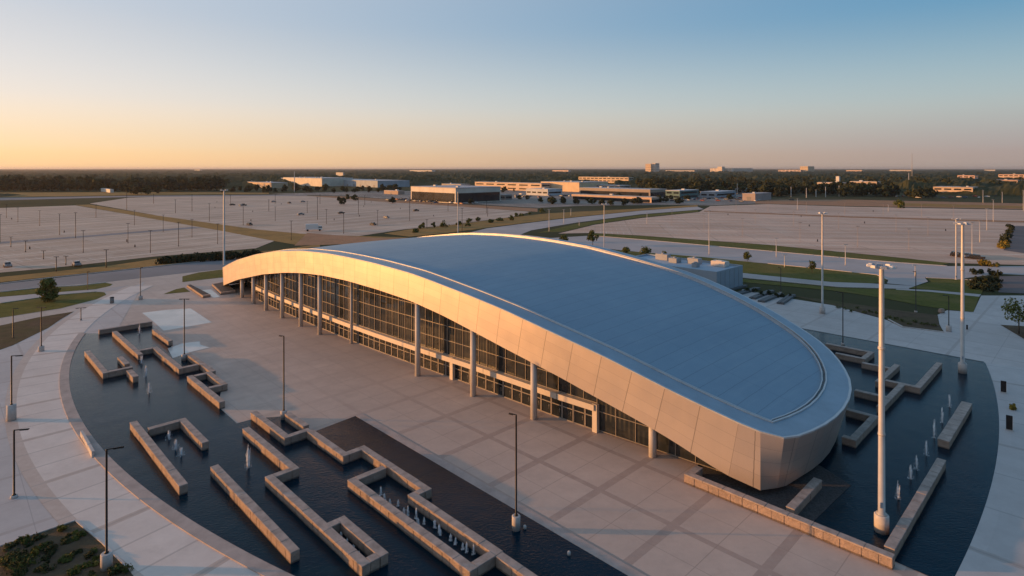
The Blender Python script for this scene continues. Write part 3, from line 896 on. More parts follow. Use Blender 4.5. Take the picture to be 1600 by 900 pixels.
    for s in (70.2, 44.0):
        b = MB(); b.box((0, 0, 1.7), (.7, .5, 3.4)); b.build('door_pier', band, root).location = L3(s, gt(s) - .35, .02)
    return root


arena = build_arena()


# ================================================================== STONE WALLS IN THE POOLS
def snap(pts_px, z):
    P = [list(st_of(gp(u, v, z))) for u, v in pts_px]
    ax = []
    for a, b in zip(P, P[1:]): ax.append(0 if abs(b[0] - a[0]) > abs(b[1] - a[1]) else 1)
    for i, k in enumerate(ax):               # a run along s shares t, a run along t shares s
        o = 1 - k
        m = P[i][o] if i and ax[i - 1] == k else (P[i][o] + P[i + 1][o]) / 2
        P[i][o] = m; P[i + 1][o] = m
    return P


def stone_wall(label, runs, group, h=.95, w=.80, name='stone_wall', mat='stone'):
    """one stone wall: straight runs, butted at the corners"""
    segs = []
    for r in runs:
        P = snap(r, h)
        for i, (a, b) in enumerate(zip(P, P[1:])):
            k = 0 if abs(a[0] - b[0]) >= abs(a[1] - b[1]) else 1
            segs.append((k, a, b, i, len(P)))
    cx = np.mean([xy_of(*s[1]) for s in segs], axis=0)
    root_s, root_t = st_of(cx)
    b, cp = MB(), MB()
    ct = .13
    for k, a, c, i, m in segs:
        lo, hi = (a, c) if a[k] < c[k] else (c, a)
        l0, l1 = lo[k], hi[k]
        inner0 = (i > 0) if lo is a else (i < m - 2)
        inner1 = (i < m - 2) if lo is a else (i > 0)
        # runs along s own the corner, runs along t stop short of it
        sg = 1 if k == 0 else -1
        l0 -= sg * w / 2 if inner0 else 0; l1 += sg * w / 2 if inner1 else 0
        if l1 - l0 < .1: continue
        L_ = l1 - l0
        nseg = max(1, int(L_ / rng.uniform(1.1, 1.5)))
        cuts = np.linspace(0, 1, nseg + 1); cuts[1:-1] += rng.uniform(-.25, .25, nseg - 1) / nseg
        for q in range(nseg):                 # rough blocks, each a little different
            ln = L_ * (cuts[q + 1] - cuts[q]) - .012
            cq = l0 + L_ * (cuts[q] + cuts[q + 1]) / 2
            sx, tx = (cq, a[1]) if k == 0 else (a[0], cq)
            ww = w - .07 + rng.uniform(-.035, .035); hb = h - ct - (0 if k == 0 else .004)
            b.box((-(sx - root_s), tx - root_t, hb / 2), (ln, ww, hb) if k == 0 else (ww, ln, hb), bevel=.03)
        nseg = max(1, int(L_ / 1.9))
        for q in range(nseg):                 # coping stones
            ln = L_ / nseg - .014
            cq = l0 + L_ * (q + .5) / nseg
            sx, tx = (cq, a[1]) if k == 0 else (a[0], cq)
            ww = w + rng.uniform(-.02, .02); z1 = h + rng.uniform(-.015, .012) - (0 if k == 0 else .004)
            cp.box((-(sx - root_s), tx - root_t, z1 - ct / 2 + .002), (ln, ww, ct) if k == 0 else (ww, ln, ct), bevel=.025)
    o = b.build(name, M[mat])
    cp.build('cap', M['cap'] if mat == 'stone' else M[mat], o)
    o.location = (cx[0], cx[1], 0.02)
    o.rotation_euler = (0, 0, ROT)
    return tag(o, label, 'wall', group)


GL, GR = 'low stone walls standing in the left pool', 'low stone walls standing in the right pool'
stone_wall('dark straight stone wall closing the far end of the left pool', [[(154, 515), (238, 502.5)]], GL)
stone_wall('golden straight wall leaving the far wall of the left pool toward the middle', [[(185.5, 516.5), (212, 555.5)]], GL)
stone_wall('short golden wall beside the pale wet granite at the plaza edge', [[(241, 514), (266, 533)]], GL)
stone_wall('long zigzag stone wall below the lamp post at the far plaza corner', [[(214, 549), (245, 541.5), (277, 575), (311, 570)]], GL)
stone_wall('slanting stone wall running from the far lamp post to the square stone basin', [[(295, 551), (331, 581)]], GL)
stone_wall('small square stone basin with one long arm pointing to the viewer', [[(343, 629), (300, 586)], [(302, 586), (330, 582.5), (348, 601), (326, 605)]], GL)
stone_wall('L shaped stone wall nearest the curved left walk', [[(142.5, 547), (156.5, 582), (208, 574)]], GL)
stone_wall('short golden stone wall crossing the end of the L shaped wall', [[(189, 557), (197, 569)], [(203, 578), (211, 589)]], GL)
stone_wall('U shaped stone wall around a splashing fountain in the left pool', [[(218, 656), (275, 762)], [(231, 669), (289, 655.5), (318, 692)]], GL)
stone_wall('long straight stone wall standing free in the near left pool', [[(345, 724), (449, 867)]], GL)
stone_wall('zigzag stone wall ending in a small rectangular basin near the bottom edge', [[(388, 667), (455, 733), (425, 744), (566, 881), (594, 864), (538, 811), (507, 822)]], GL)
stone_wall('long stepped stone wall with the big rectangular trough beside the plaza pool edge', [[(399, 642), (446, 684), (482, 669)], [(451, 645), (477, 666)], [(484, 672), (538, 710), (567, 699), (667, 764), (645, 772), (776, 862), (733, 886), (550, 748), (603, 731)], [(779, 866), (850, 913)]], GL)
stone_wall('U shaped stone wall beside the dark lamp post behind the roof end', [[(1290, 536.5), (1358, 549), (1352, 561), (1306, 551)]], GR)
stone_wall('T shaped stone wall left of the tall pole in the right pool', [[(1346, 567), (1392, 574.5)], [(1401, 569), (1373, 597)]], GR)
stone_wall('L shaped stone wall with a long arm reaching toward the far white pole', [[(1384, 593), (1441, 607), (1461, 565)]], GR)
stone_wall('stone wall pair half hidden behind the tall pole and the roof end', [[(1402, 598), (1383, 638)], [(1335, 609.5), (1386, 620)]], GR)
stone_wall('stone wall corner touching the shadowed end of the arena', [[(1322, 639), (1362, 649), (1338, 686), (1316, 681)]], GR)
stone_wall('thick straight stone wall nearest the right pool rim', [[(1504, 627), (1482, 690)]], GR, w=1.15)
stone_wall('longest straight stone wall in the right pool ending at the golden plaza wall', [[(1463, 715), (1400, 860)]], GR)
stone_wall('golden rough stone wall edging the plaza at the right pool', [[(1093, 729), (1077, 741), (1397, 869)]], GR)
stone_wall('short grey stone wall under the dark prow of the arena', [[(1275, 747), (1238, 795)]], GR)
# low bench wall lit gold on the left rim
o = stone_wall('low pale bench wall on the rim of the left walk, shining gold', [[(127, 673), (146, 705)]], None, .75, .3, 'bench_wall', 'cast')
del_group = o.get('group')


# ================================================================== LAMPS AND POLES
def lamp_mesh():
    pass


def make_lamp(h, base_h, base_r, arm, label, loc, rz, group='dark lamp posts around the pools and plaza', double=False, bolts=True):
    r = empty('lamp_post', loc, rz)
    tag(r, label, 'lamp post', group)
    b = MB()
    if base_h > 0:
        b.lathe([(base_r, 0), (base_r, base_h - .05), (base_r - .05, base_h)], n=18)
        b.build('base', M['cast'], r)
    b = MB()
    b.lathe([(.17, base_h), (.17, base_h + .06), (.09, base_h + .12), (.075, h - .12), (.06, h)], n=10)
    b.build('pole', M['pole_dark'], r)
    for sgn in ((1, -1) if double else (1,)):
        b = MB()
        b.box((sgn * (arm / 2 + .03), 0, h - .04), (arm, .09, .08), bevel=.01)
        b.box((sgn * (arm * .72), 0, h - .075), (arm * .62, .26, .07), bevel=.015)
        ar = b.build('lamp_head', M['pole_dark'], r)
        b = MB(); b.box((sgn * (arm * .74), 0, h - .118), (arm * .45, .19, .015))
        b.build('lens', M['lens'], ar)
    return r


def lamp(u, vb, vt, label, base_h=.9, base_r=.36, arm=.95, rz=0.0, double=False):
    p = gp(u, vb)
    return make_lamp(hz(p, vt), base_h, base_r, arm, label, (p[0], p[1], .03), rz, double=double)


lamp(806.5, 828, 648, 'dark lamp post on a white base in the pool at the plaza edge', 1.25, .38, .7, R(150))
lamp(443.5, 655, 525, 'dark lamp post rising from the stepped wall corner beside the plaza', 1.1, .4, .7, R(160))
lamp(288, 563, 467, 'dark lamp post beside the far shallow water film', 1.0, .45, .8, 0, True)
lamp(166.5, 889, 702, 'dark lamp post with white base at the corner of the planting bed', 1.25, .42, 1.15, R(25))
lamp(18, 657, 556, 'dark lamp post with tall white base at the left picture edge', 2.0, .5, 1.2, R(12))
lamp(22, 778, 672, 'dark lamp post standing on the left walk above the planting bed', .25, .3, 1.2, R(15))
lamp(64.5, 549, 480, 'dark lamp post on the outer edge of the curved walk', .9, .45, .9, R(-10), True)
lamp(126.5, 501, 481, 'short dark post lamp on the curved walk', .2, .2, .9, R(20), True)
lamp(20.5, 528, 482, 'dark lamp post standing in the mulch bed at the left', 0.0, .3, .9, R(10))
lamp(219.5, 468, 418, 'dark lamp post at the far end of the curved walk', .9, .5, .5, R(10))
lamp(137, 453, 424, 'dark thin post on the far lawn strip by the road', 0.0, .3, .5, R(10))
lamp(1317, 540, 457, 'dark lamp post behind the shadowed end of the roof', .5, .3, 1.1, R(140))
lamp(1482.5, 518, 462, 'dark lamp post beside the planting bed at the right', 1.2, .45, 1.0, R(160))
lamp(1431, 488, 424, 'thin dark lamp post at the end of the right lawn', .3, .3, .9, R(200), False)
lamp(1220, 458, 418, 'thin dark lamp post beside the terrace benches', .3, .3, .8, R(120))


def flood_pole(u, vb, vt, label, fixtures=8, base=True, group='tall white floodlight poles around the arena', rb=.29, rt=.2, head=1.05, rot=0.0, basez=1.55, baser=.58):
    p = gp(u, vb)
    h = hz(p, vt)
    r = empty('floodlight_pole', (p[0], p[1], .03), rot)
    tag(r, label, 'floodlight pole', group)
    if base:
        b = MB(); b.lathe([(baser, 0), (baser, basez - .08), (baser - .08, basez)], n=20); b.build('base', M['cast'], r)
    b = MB()
    z0 = basez if base else 0
    b.lathe([(rb * 1.5, z0), (rb * 1.5, z0 + .08), (rb, z0 + .12), (rt, h - .7), (rt * .9, h - .3)], n=16)
    for zj in (h * .36, h * .68): b.lathe([(rb * 1.02, zj), (rb * 1.04, zj + .05), (rb * .98, zj + .22), (rt, zj + .25)], n=16)
    pl = b.build('pole', M['pole_light'], r)
    b = MB(); b.box((-.2, -rb * .93, z0 + .9), (.22, .06, .5), bevel=.02); b.build('access_hatch', M['lamp_grey'], pl)
    b = MB()
    for i in range(12):
        a0, a1 = 2 * math.pi * i / 12, 2 * math.pi * (i + 1) / 12
        b.tube((head * .72 * math.cos(a0), head * .72 * math.sin(a0), h - .35), (head * .72 * math.cos(a1), head * .72 * math.sin(a1), h - .35), .045, n=6)
    for a in (0, math.pi / 2): b.tube((-head * .72 * math.cos(a), -head * .72 * math.sin(a), h - .35), (head * .72 * math.cos(a), head * .72 * math.sin(a), h - .35), .045, n=6)
    b.tube((0, 0, h - .6), (0, 0, h - .3), .16, n=10)
    b.build('ring_frame', M['lamp_grey'], r)
    for i in range(fixtures):
        a = 2 * math.pi * (i + .5) / fixtures
        b = MB()
        c = (head * .9 * math.cos(a), head * .9 * math.sin(a), h - .22)
        b.box(c, (.42, .5, .2), a, taper=.8, bevel=.03)
        f = b.build('floodlight', M['lamp_grey'] if i % 3 else M['white'], r)
        b = MB(); b.box((c[0], c[1], h - .335), (.36, .44, .02), a); b.build('lens', M['lens'], f)
    return r


flood_pole(1377.5, 831, 412, 'nearest tall floodlight pole standing on a round base in the right pool')
flood_pole(1504, 583, 347, 'tall white floodlight pole in the right pool close to the far rim', 6)
flood_pole(1285, 490, 331, 'tall white floodlight pole on the walk behind the right pool', 6, rb=.22, rt=.16)
flood_pole(944, 392, 318, 'tall slim floodlight pole just behind the roof arch', 6, base=False, rb=.2, rt=.15)
flood_pole(350, 420, 296, 'tall floodlight pole beyond the golden far tip of the arena', 6, base=False, rb=.3, rt=.22)
flood_pole(715.5, 366, 298, 'tall floodlight pole behind the peak of the roof', 6, base=False, rb=.25, rt=.18)
flood_pole(1494, 437, 341, 'tall pale floodlight pole beside the right lawn', 4, base=False, rb=.24, rt=.17)


def thin_pole(name, spots, label, group, mat, r=.12):
    proto = {}
    for (u, vb, vt) in spots:
        p = gp(u, vb); h = max(3.0, hz(p, vt))
        key = round(h / 1.5)
        rr = r * max(1.0, p[1] / 330)
        b = MB(); b.lathe([(rr * 1.3, 0), (rr, .4), (rr * .8, h)], n=6); b.box((0, .0, h - .06), (1.5, .3, .14)); 
        o = b.build(name, mat); o.location = (p[0], p[1], .02)
        tag(o, label, 'light pole', group)


thin_pole('light_pole', [(0, 379, 335), (118, 372, 332), (93, 367, 334), (40, 394, 376), (88, 424, 401), (103, 414, 403), (166, 418, 390), (279, 385, 347), (17, 386, 370), (68, 405, 394)],
          'thin light pole standing in the left parking lot before the embankment', 'light poles in the left parking lot', M['pole_dark'], .14)
thin_pole('light_pole', [(198, 328, 301), (274, 333, 312), (327, 346, 318), (380, 352, 318), (455, 375, 345), (496, 343, 308), (537, 365, 332), (667, 357, 343), (722, 362, 325), (300, 330, 312), (420, 330, 312), (560, 330, 308), (640, 334, 312), (762, 338, 324)],
          'thin light pole standing in the lot beyond the embankment', 'light poles in the lot beyond the embankment', M['pole_dark'], .14)
thin_pole('light_pole', [(1108, 398, 329), (1213, 402, 372), (1226, 418, 398), (1246, 328, 310), (1321, 415, 382), (1519, 404, 347), (1531, 379, 345), (1542, 360, 326), (1552, 347, 312), (1536, 317, 297), (1566, 317, 300), (1599, 330, 297), (1388, 331, 320), (1430, 432, 414)],
          'pale light pole standing in or beside the right parking lot', 'light poles around the right parking lot', M['pole_light'], .15)
thin_pole('light_pole', [(858, 362, 327), (881, 350, 327), (892, 337, 326), (905, 353, 344), (1011, 350, 332)],
          'slim pale pole along the road behind the roof', 'poles along the road behind the roof', M['pole_light'], .15)
thin_pole('light_pole', [(1215, 305, 288), (1260, 309, 294), (1290, 308, 292), (1311, 307, 290), (1275, 308, 296), (1236, 308, 292), (1152, 303, 287), (460, 300, 268), (1420, 295, 270)],
          'pale pole before the dark tree line at the horizon', 'poles before the tree line', M['pole_light'], .22)


thin_pole('light_pole', [(u, v, v - 8.5 * (v - V0) / EYE) for u, v in [(28, 347), (62, 353), (150, 340), (210, 352), (255, 362), (300, 371), (340, 381), (130, 395), (200, 380), (235, 395), (10, 340)]],
          'thin light pole standing in the left parking lot before the embankment', 'light poles in the left parking lot', M['pole_dark'], .12)
thin_pole('light_pole', [(u, v, v - 8.5 * (v - V0) / EYE) for u, v in [(240, 318), (300, 318), (360, 319), (430, 318), (500, 319), (570, 320), (640, 324), (700, 330), (760, 333), (350, 338), (430, 345), (510, 350), (590, 352), (640, 345), (560, 335), (480, 333)]],
          'thin light pole standing in the lot beyond the embankment', 'light poles in the lot beyond the embankment', M['pole_dark'], .12)
thin_pole('light_pole', [(u, v, v - 8.5 * (v - V0) / EYE) for u, v in [(1150, 330), (1200, 331), (1260, 333), (1320, 335), (1380, 337), (1440, 339), (1490, 342), (1180, 350), (1240, 354), (1310, 358), (1400, 362), (1450, 368), (1050, 352), (1100, 360), (1160, 370), (1250, 378), (1340, 386), (1420, 392)]],
          'pale light pole standing in or beside the right parking lot', 'light poles around the right parking lot', M['pole_tan'], .07)


# ================================================================== FOUNTAINS
def fountain(u, vb, vt, label, group, wide=1.0, seed=0):
    p = gp(u, vb, .05)
    h = max(.35, hz(p, vt))
    rg = random.Random(seed)
    b = MB()
    for i in range(13):                       # broken strands of rising and falling water
        a, rr = rg.uniform(0, 6.28), abs(rg.gauss(0, .045)) * (.5 + .5 * wide)
        hh = h * rg.uniform(.55, 1.0)
        x, y = rr * math.cos(a), rr * math.sin(a)
        ox, oy = x * rg.uniform(.3, 1.6), y * rg.uniform(.3, 1.6)
        zs = [0, .3 * hh, .62 * hh, .86 * hh, hh]
        rad = [rg.uniform(.014, .042) for _ in zs]; rad[-1] = .006
        for q in range(4):
            f0, f1 = q / 4, (q + 1) / 4
            b.tube((x + ox * f0 * f0, y + oy * f0 * f0, zs[q]), (x + ox * f1 * f1, y + oy * f1 * f1, zs[q + 1]), rad[q], rad[q + 1], 5)
    for i in range(int(170 * wide) + 40):     # drops: thick near the crest and where they land
        a = rg.uniform(0, 6.28); k = rg.random()
        rr = k * k * .30 * wide + .01
        zz = h * (1.0 - (rr / (.36 * wide)) ** 1.4) * rg.uniform(.2, 1.0)
        s_ = rg.uniform(.008, .024)
        b.lathe([(.003, -s_ * 1.6), (s_ * .7, 0), (.003, s_ * 1.6)], (rr * math.cos(a), rr * math.sin(a), max(0, zz) + s_ * 1.8), n=4)
    for i in range(16):                       # broken foam on the surface
        a, rr = rg.uniform(0, 6.28), rg.uniform(.03, .33 * wide)
        q = rg.uniform(.02, .055)
        b.lathe([(q, 0), (q * .8, q * .3), (.004, q * .4)], (rr * math.cos(a), rr * math.sin(a), 0), n=5)
    o = b.build('fountain_jet', M['foam']); o.location = (p[0], p[1], .055)
    tag(o, label, 'fountain', group)


fr = 'fountain jets in a row along the right pool walls'
for i, (u, vb, vt, la) in enumerate([(1403, 780, 752, 'fountain jet nearest the base of the tall pole in the right pool'), (1423, 748, 726, 'small fountain jet beside the longest wall in the right pool'), (1432, 733, 711, 'white fountain jet left of the top end of the longest right wall'),
                                     (1447, 711, 688, 'fountain jet between the two straight walls of the right pool'), (1460, 684, 655, 'fountain jet left of the foot of the thick right wall'), (1472, 660, 636, 'fountain jet left of the middle of the thick right wall'), (1484, 636, 617, 'farthest fountain jet beside the top of the thick right wall')]):
    fountain(u, vb, vt, la, fr, .9, i)
fl = 'fountain jets in the open left pool'
for i, (u, vb, vt, la) in enumerate([(218, 522, 506, 'yellowish fountain jet at the far end of the left pool'), (221, 568, 556, 'small fountain jet next to the end of the golden far wall'), (228, 588, 571, 'fountain jet right of the short crossing wall'), (233, 614, 598, 'fountain jet standing alone in the middle of the left pool'),
                                     (264, 686, 673, 'back fountain jet inside the U shaped wall'), (275, 702, 687, 'middle fountain jet inside the U shaped wall'), (283, 712, 700, 'front fountain jet inside the U shaped wall'), (388, 731, 694, 'tall white fountain jet in front of the zigzag wall')]):
    fountain(u, vb, vt, la, fl, 1.2 if i == 7 else 1.35, 20 + i)
for i in range(17):
    f = i / 16
    u = 597 + f * 140 + random.uniform(-6, 6); vb = 776 + f * 92 + random.uniform(-4, 4)
    fountain(u, vb, vb - random.uniform(7, 16), 'small bubbling jet inside the big rectangular trough', 'bubbling jets inside the big trough', .5, 40 + i)
for i in range(4):
    f = i / 3
    fountain(533 + f * 28, 838 + f * 30, 832 + f * 30, 'low bubbling jet inside the small near basin', 'bubbling jets inside the small basin', .4, 70 + i)


# ================================================================== VEGETATION
def leaf_mat(name, a, b):
    n = NT(name)
    p = n.pos()
    oi = n.new('ShaderNodeObjectInfo').outputs['Random']
    col = n.mix(n.noise(p, .7, 4, .6, .3, .7), a, b)
    col = n.mix(n.m('MULTIPLY', oi, .5), col, tuple(x * .6 for x in a))
    n.b.inputs['Subsurface Weight'].default_value = 0.0
    return n.out(col, .8, 0, .2)


M['leaf'] = leaf_mat('foliage', (.055, .075, .016), (.15, .15, .034))
M['leaf_dark'] = leaf_mat('dark foliage', (.022, .032, .014), (.05, .055, .022))
M['leaf_fresh'] = leaf_mat('fresh foliage', (.085, .105, .022), (.21, .20, .045))
M['leaf_mid'] = leaf_mat('olive foliage', (.035, .045, .015), (.085, .082, .028))
M['leaf_gold'] = leaf_mat('yellow foliage', (.14, .11, .02), (.30, .22, .03))
M['bark'] = simple('bark', (.09, .065, .045), .9, 0, .3, 3)


def crown(b, rg, r, h, z0, leaves, size, clumps=14, mi=0):
    cs = []
    for i in range(clumps):
        a, q = rg.uniform(0, 6.28), rg.random() ** .5
        zz = rg.uniform(-.85, .95)
        k = math.sqrt(max(.05, 1 - zz * zz)) * (1.0 if zz < .3 else .85)
        cs.append((q * r * k * math.cos(a) * .8, q * r * k * math.sin(a) * .8, z0 + h / 2 + zz * h * .42, rg.uniform(.28, .48) * r))
    for i in range(leaves):
        cx, cy, cz, cr = cs[rg.randrange(clumps)]
        d = Vector((rg.gauss(0, 1), rg.gauss(0, 1), rg.gauss(0, .8))).normalized() * cr * rg.uniform(.55, 1.08)
        c = Vector((cx, cy, cz)) + d
        nrm = (d.normalized() + Vector((rg.gauss(0, .5), rg.gauss(0, .5), rg.gauss(.3, .5)))).normalized()
        q = nrm.to_track_quat('Z', 'Y')
        s_ = size * rg.uniform(.6, 1.3); ro = rg.uniform(0, 6.28)
        pts = [c + q @ Vector((s_ * math.cos(ro + t_) * w_, s_ * math.sin(ro + t_), 0)) for t_, w_ in ((0, 1), (1.57, .7), (3.14, 1), (4.71, .7))]
        f = b.face(pts, mi)


def make_tree(p, h, r, label, group=None, mat='leaf', leaves=900, size=.22, seed=1, trunk_h=.3, name='tree', clumps=16):
    rg = random.Random(seed)
    root = empty(name, (p[0], p[1], .03), rg.uniform(0, 6))
    tag(root, label, 'tree', group)
    b = MB()
    b.tube((0, 0, 0), (0, 0, h * .55), .035 * h * .6, .018 * h * .6, 7)
    for i in range(5):
        a = rg.uniform(0, 6.28); z = h * rg.uniform(.28, .5)
        b.tube((0, 0, z), (r * .6 * math.cos(a), r * .6 * math.sin(a), z + h * .25), .012 * h * .6, .004 * h, 5)
    b.build('trunk', M['bark'], root)
    b = MB()
    crown(b, rg, r, h * (1 - trunk_h), h * trunk_h, leaves, size, clumps)
    b.build('crown', M[mat], root)
    return root


def tree_px(u, vb, vt, label, group=None, **kw):
    p = gp(u, vb)
    h = hz(p, vt)
    return make_tree(p, h, h * kw.pop('ratio', .42), label, group, **kw)


tree_px(75, 471, 437, 'young round green tree on the lawn by the left road', seed=3, trunk_h=.03, leaves=2400, ratio=.46, size=.24, clumps=22, mat='leaf_fresh')
tree_px(1592, 522, 468, 'young thin tree at the right picture edge', seed=4, leaves=700, size=.2)
tree_px(926, 384, 361, 'small leafy tree beyond the roof beside the slim pole', seed=5, leaves=700, size=.3)
tree_px(1008, 402, 386, 'small bushy tree behind the roof edge', seed=6, leaves=700, size=.25, ratio=.6, trunk_h=.1)
tree_px(881, 379, 368, 'low round tree just over the roof line', seed=7, leaves=600, size=.3, ratio=.7, trunk_h=.1)
tree_px(978, 397, 386, 'low leafy bush tree touching the white roof rim', seed=8, leaves=600, size=.25, ratio=.7, trunk_h=.1)
tree_px(1168, 408, 395, 'small yellowish tree beside the pale road', seed=9, leaves=500, size=.25, ratio=.6, mat='leaf')
tree_px(1269, 426, 408, 'thin young tree on the lawn left of the white pole', seed=10, leaves=350, size=.22)
tree_px(1038, 405, 393, 'sparse young tree behind the annex', seed=11, leaves=300, size=.25)
tree_px(1406, 325, 313, 'dark bush tree at the far edge of the right parking lot', seed=12, leaves=500, size=.6, ratio=.75, trunk_h=.05)


def shrub(p, h, r, label, group, mat='leaf_dark', leaves=220, size=.12, seed=1, name='shrub'):
    rg = random.Random(seed)
    b = MB()
    crown(b, rg, r, h, 0.0, leaves, size, 8)
    b.tube((0, 0, 0), (0, 0, h * .5), .05, .02, 5, 1)
    o = b.build(name, [M[mat], M['bark']])
    o.location = (p[0], p[1], .05)
    return tag(o, label, 'shrub', group)


for i in range(22):                            # hedge along the left road
    f = i / 21
    u, vb = 255 + f * 150, 412 - f * 9.5
    shrub(gp(u, vb), 2.2 + random.uniform(-.4, .6), 2.2, 'dark green shrub in the hedge along the far left road', 'hedge shrubs along the left road', 'leaf_dark', 220, .4, 100 + i)
for i in range(16):
    u, vb = 640 + i * 14 + random.uniform(-9, 9), 361 - i * 1.75 + random.uniform(-2, 3)
    shrub(gp(u, vb), 1.5 + random.uniform(-.7, 1.8), random.uniform(1.2, 3.2), 'olive shrub on the grass strip behind the peak of the roof', 'shrubs on the strip behind the roof', 'leaf', 150, .45, 140 + i)
bed = [(8, 880, 1.0, 'leaf_dark'), (30, 884, 1.3, 'leaf_dark'), (46, 880, 1.2, 'leaf'), (25, 872, .8, 'leaf_dark'), (95, 830, .55, 'leaf_gold'), (60, 843, .6, 'leaf'), (36, 848, .7, 'leaf'), (15, 857, .6, 'leaf_dark'), (62, 860, .6, 'leaf'), (80, 862, .7, 'leaf'), (100, 878, .6, 'leaf'), (75, 890, .7, 'leaf'),
       (128, 838, .5, 'leaf'), (140, 870, .55, 'leaf_dark'), (190, 893, .8, 'leaf_dark'), (176, 898, .7, 'leaf'), (120, 895, .6, 'leaf_dark'), (104, 850, .4, 'leaf'), (50, 872, .55, 'leaf_gold')]
bed += [(random.uniform(5, 150), 0, random.uniform(.2, .42), 'leaf') for _ in range(34)]
bed = [(u, v or ((862 - u * .36 if u < 118 else 822 + (u - 118) * .95) + random.uniform(8, 55)), r, mt) for u, v, r, mt in bed]
for i, (u, v, r, mt) in enumerate(bed):
    if mt == 'leaf_gold':
        shrub(gp(u, v), r * .8, r, ['golden yellow shrub near the upper corner of the near planting bed', 'golden tipped shrub low in the near planting bed'][0 if u > 70 else 1], 'shrubs in the near planting bed', mt, 320, .07, 200 + i)
    else:
        shrub(gp(u, v), r * .5, r, 'green shrub in the near planting bed at the lower left corner', 'shrubs in the near planting bed', 'leaf_mid' if i % 2 else 'leaf', 340, .08, 200 + i)
for i in range(12):
    f = i / 11
    shrub(gp(1520 + (i % 4) * 13 + random.uniform(-3, 3), 430 + (i // 4) * 12 + random.uniform(-3, 3)), 1.6, 1.4, 'dark shrub in the clump by the purple asphalt yard', 'shrub clump by the asphalt yard', 'leaf_dark', 220, .25, 240 + i)
for i in range(16):
    u = 1310 + i * 10; v = 480 + i * 1.9 + random.uniform(-4, 7)
    shrub(gp(u, v), .5, .6, 'tiny sparse plant in the right planting bed', 'plants in the right planting bed', 'leaf', 90, .09, 270 + i)
for i, (u, v) in enumerate([(1539, 415), (1548, 416), (1533, 414)]):
    shrub(gp(u, v), 1.6, 2.0, 'bush tinted as if lit gold at the corner of the right parking lot', 'gold-tinted bushes by the right lot corner', 'leaf_gold', 240, .3, 300 + i)  # gold leaf colour stands in for low sunlight on the bushes
for i in range(9):
    f = i / 8
    shrub(gp(1568 + f * 10, 388 - f * 32), 1.6, 2.2, 'bush in the partly sun-tinted row along the kerb of the far asphalt yard', 'sun-tinted and dark bushes along the far asphalt yard', 'leaf_gold' if i < 2 else 'leaf_dark', 200, .4, 320 + i)  # nearest bushes are coloured gold in place of sunlight
shrub(gp(1582, 641), .9, .55, 'bright yellow flowering plant on the right walk', None, 'leaf_gold', 260, .13, 340, 'yellow_plant')

# ---- tree line: individual trees in front, a canopy mass behind
def far_tree_meshes():
    res = []
    for k in range(6):
        rg = random.Random(500 + k)
        b = MB()
        crown(b, rg, 6.2, 10.5, 1.2, 420, 1.15, 16)
        b.tube((0, 0, 0), (0, 0, 6), .45, .2, 6, 1)
        o = b.build('tree', [M['leaf_dark'] if k % 2 else M['leaf_mid'], M['bark']])
        res.append(o)
    return res


protos = far_tree_meshes()
used = set()


def far_tree(u, v, k, sc_, label, group):
    p = gp(u, v)
    k = k % 6
    if k in used: o = protos[k].copy(); C.objects.link(o)
    else: o = protos[k]; used.add(k)
    o.location = (p[0], p[1], -.1)
    o.rotation_euler = (0, 0, random.uniform(0, 6.28))
    o.scale = (sc_ * random.uniform(.9, 1.3), sc_ * random.uniform(.9, 1.3), sc_)
    tag(o, label, 'tree', group)


cnt = 0
for i in range(78):                           # left horizon row
    u = -60 + (i % 62) * 6.6 + random.uniform(-4, 4)
    far_tree(u, (298.5 if i < 62 else 293.5) + random.uniform(-2.5, 1.2), i, random.uniform(1.05, 1.75), 'dark tree in the tree line beyond the left parking lots', 'tree line beyond the left lots')
for i in range(28):                            # before the long pale warehouses
    u = 350 + i * 10 + random.uniform(-6, 6)
    far_tree(u, 299 + random.uniform(-1.5, 2), i, random.uniform(.45, .85), 'low dark tree in front of the long pale warehouses', 'trees before the pale warehouses')
for i in range(96):                           # right of centre, the dark wood behind the lot
    u = 1010 + (i % 74) * 5.3 + random.uniform(-4, 4)
    v = (303 if i < 74 else 295.5) + random.uniform(-4, 2) + (3 if u > 1190 else 0)
    far_tree(u, v, i, random.uniform(.95, 1.35) * (1.0 if u < 1400 else .8), 'dark tree in the thick row beyond the right parking lot', 'tree row beyond the right lot')
for i, (u, v, s_) in enumerate([(1430, 309, .9), (1440, 310, 1.0), (1450, 309, .95), (1458, 309, .8), (1420, 308, .7), (1567, 299, .7), (1577, 298, .75), (1590, 300, .7), (205, 303, 1.0), (215, 304, 1.05), (230, 304, .9), (247, 302, .7), (880, 318, .45), (900, 319, .5), (925, 319, .5), (940, 320, .5), (955, 321, .45), (975, 321, .5), (1030, 316, .55), (1040, 316, .5), (845, 316, .4), (860, 317, .45), (700, 298, .5), (735, 296, .5)]):
    far_tree(u, v, i, s_, 'dark bushy tree standing among the far buildings and lots', 'scattered trees among the far buildings')


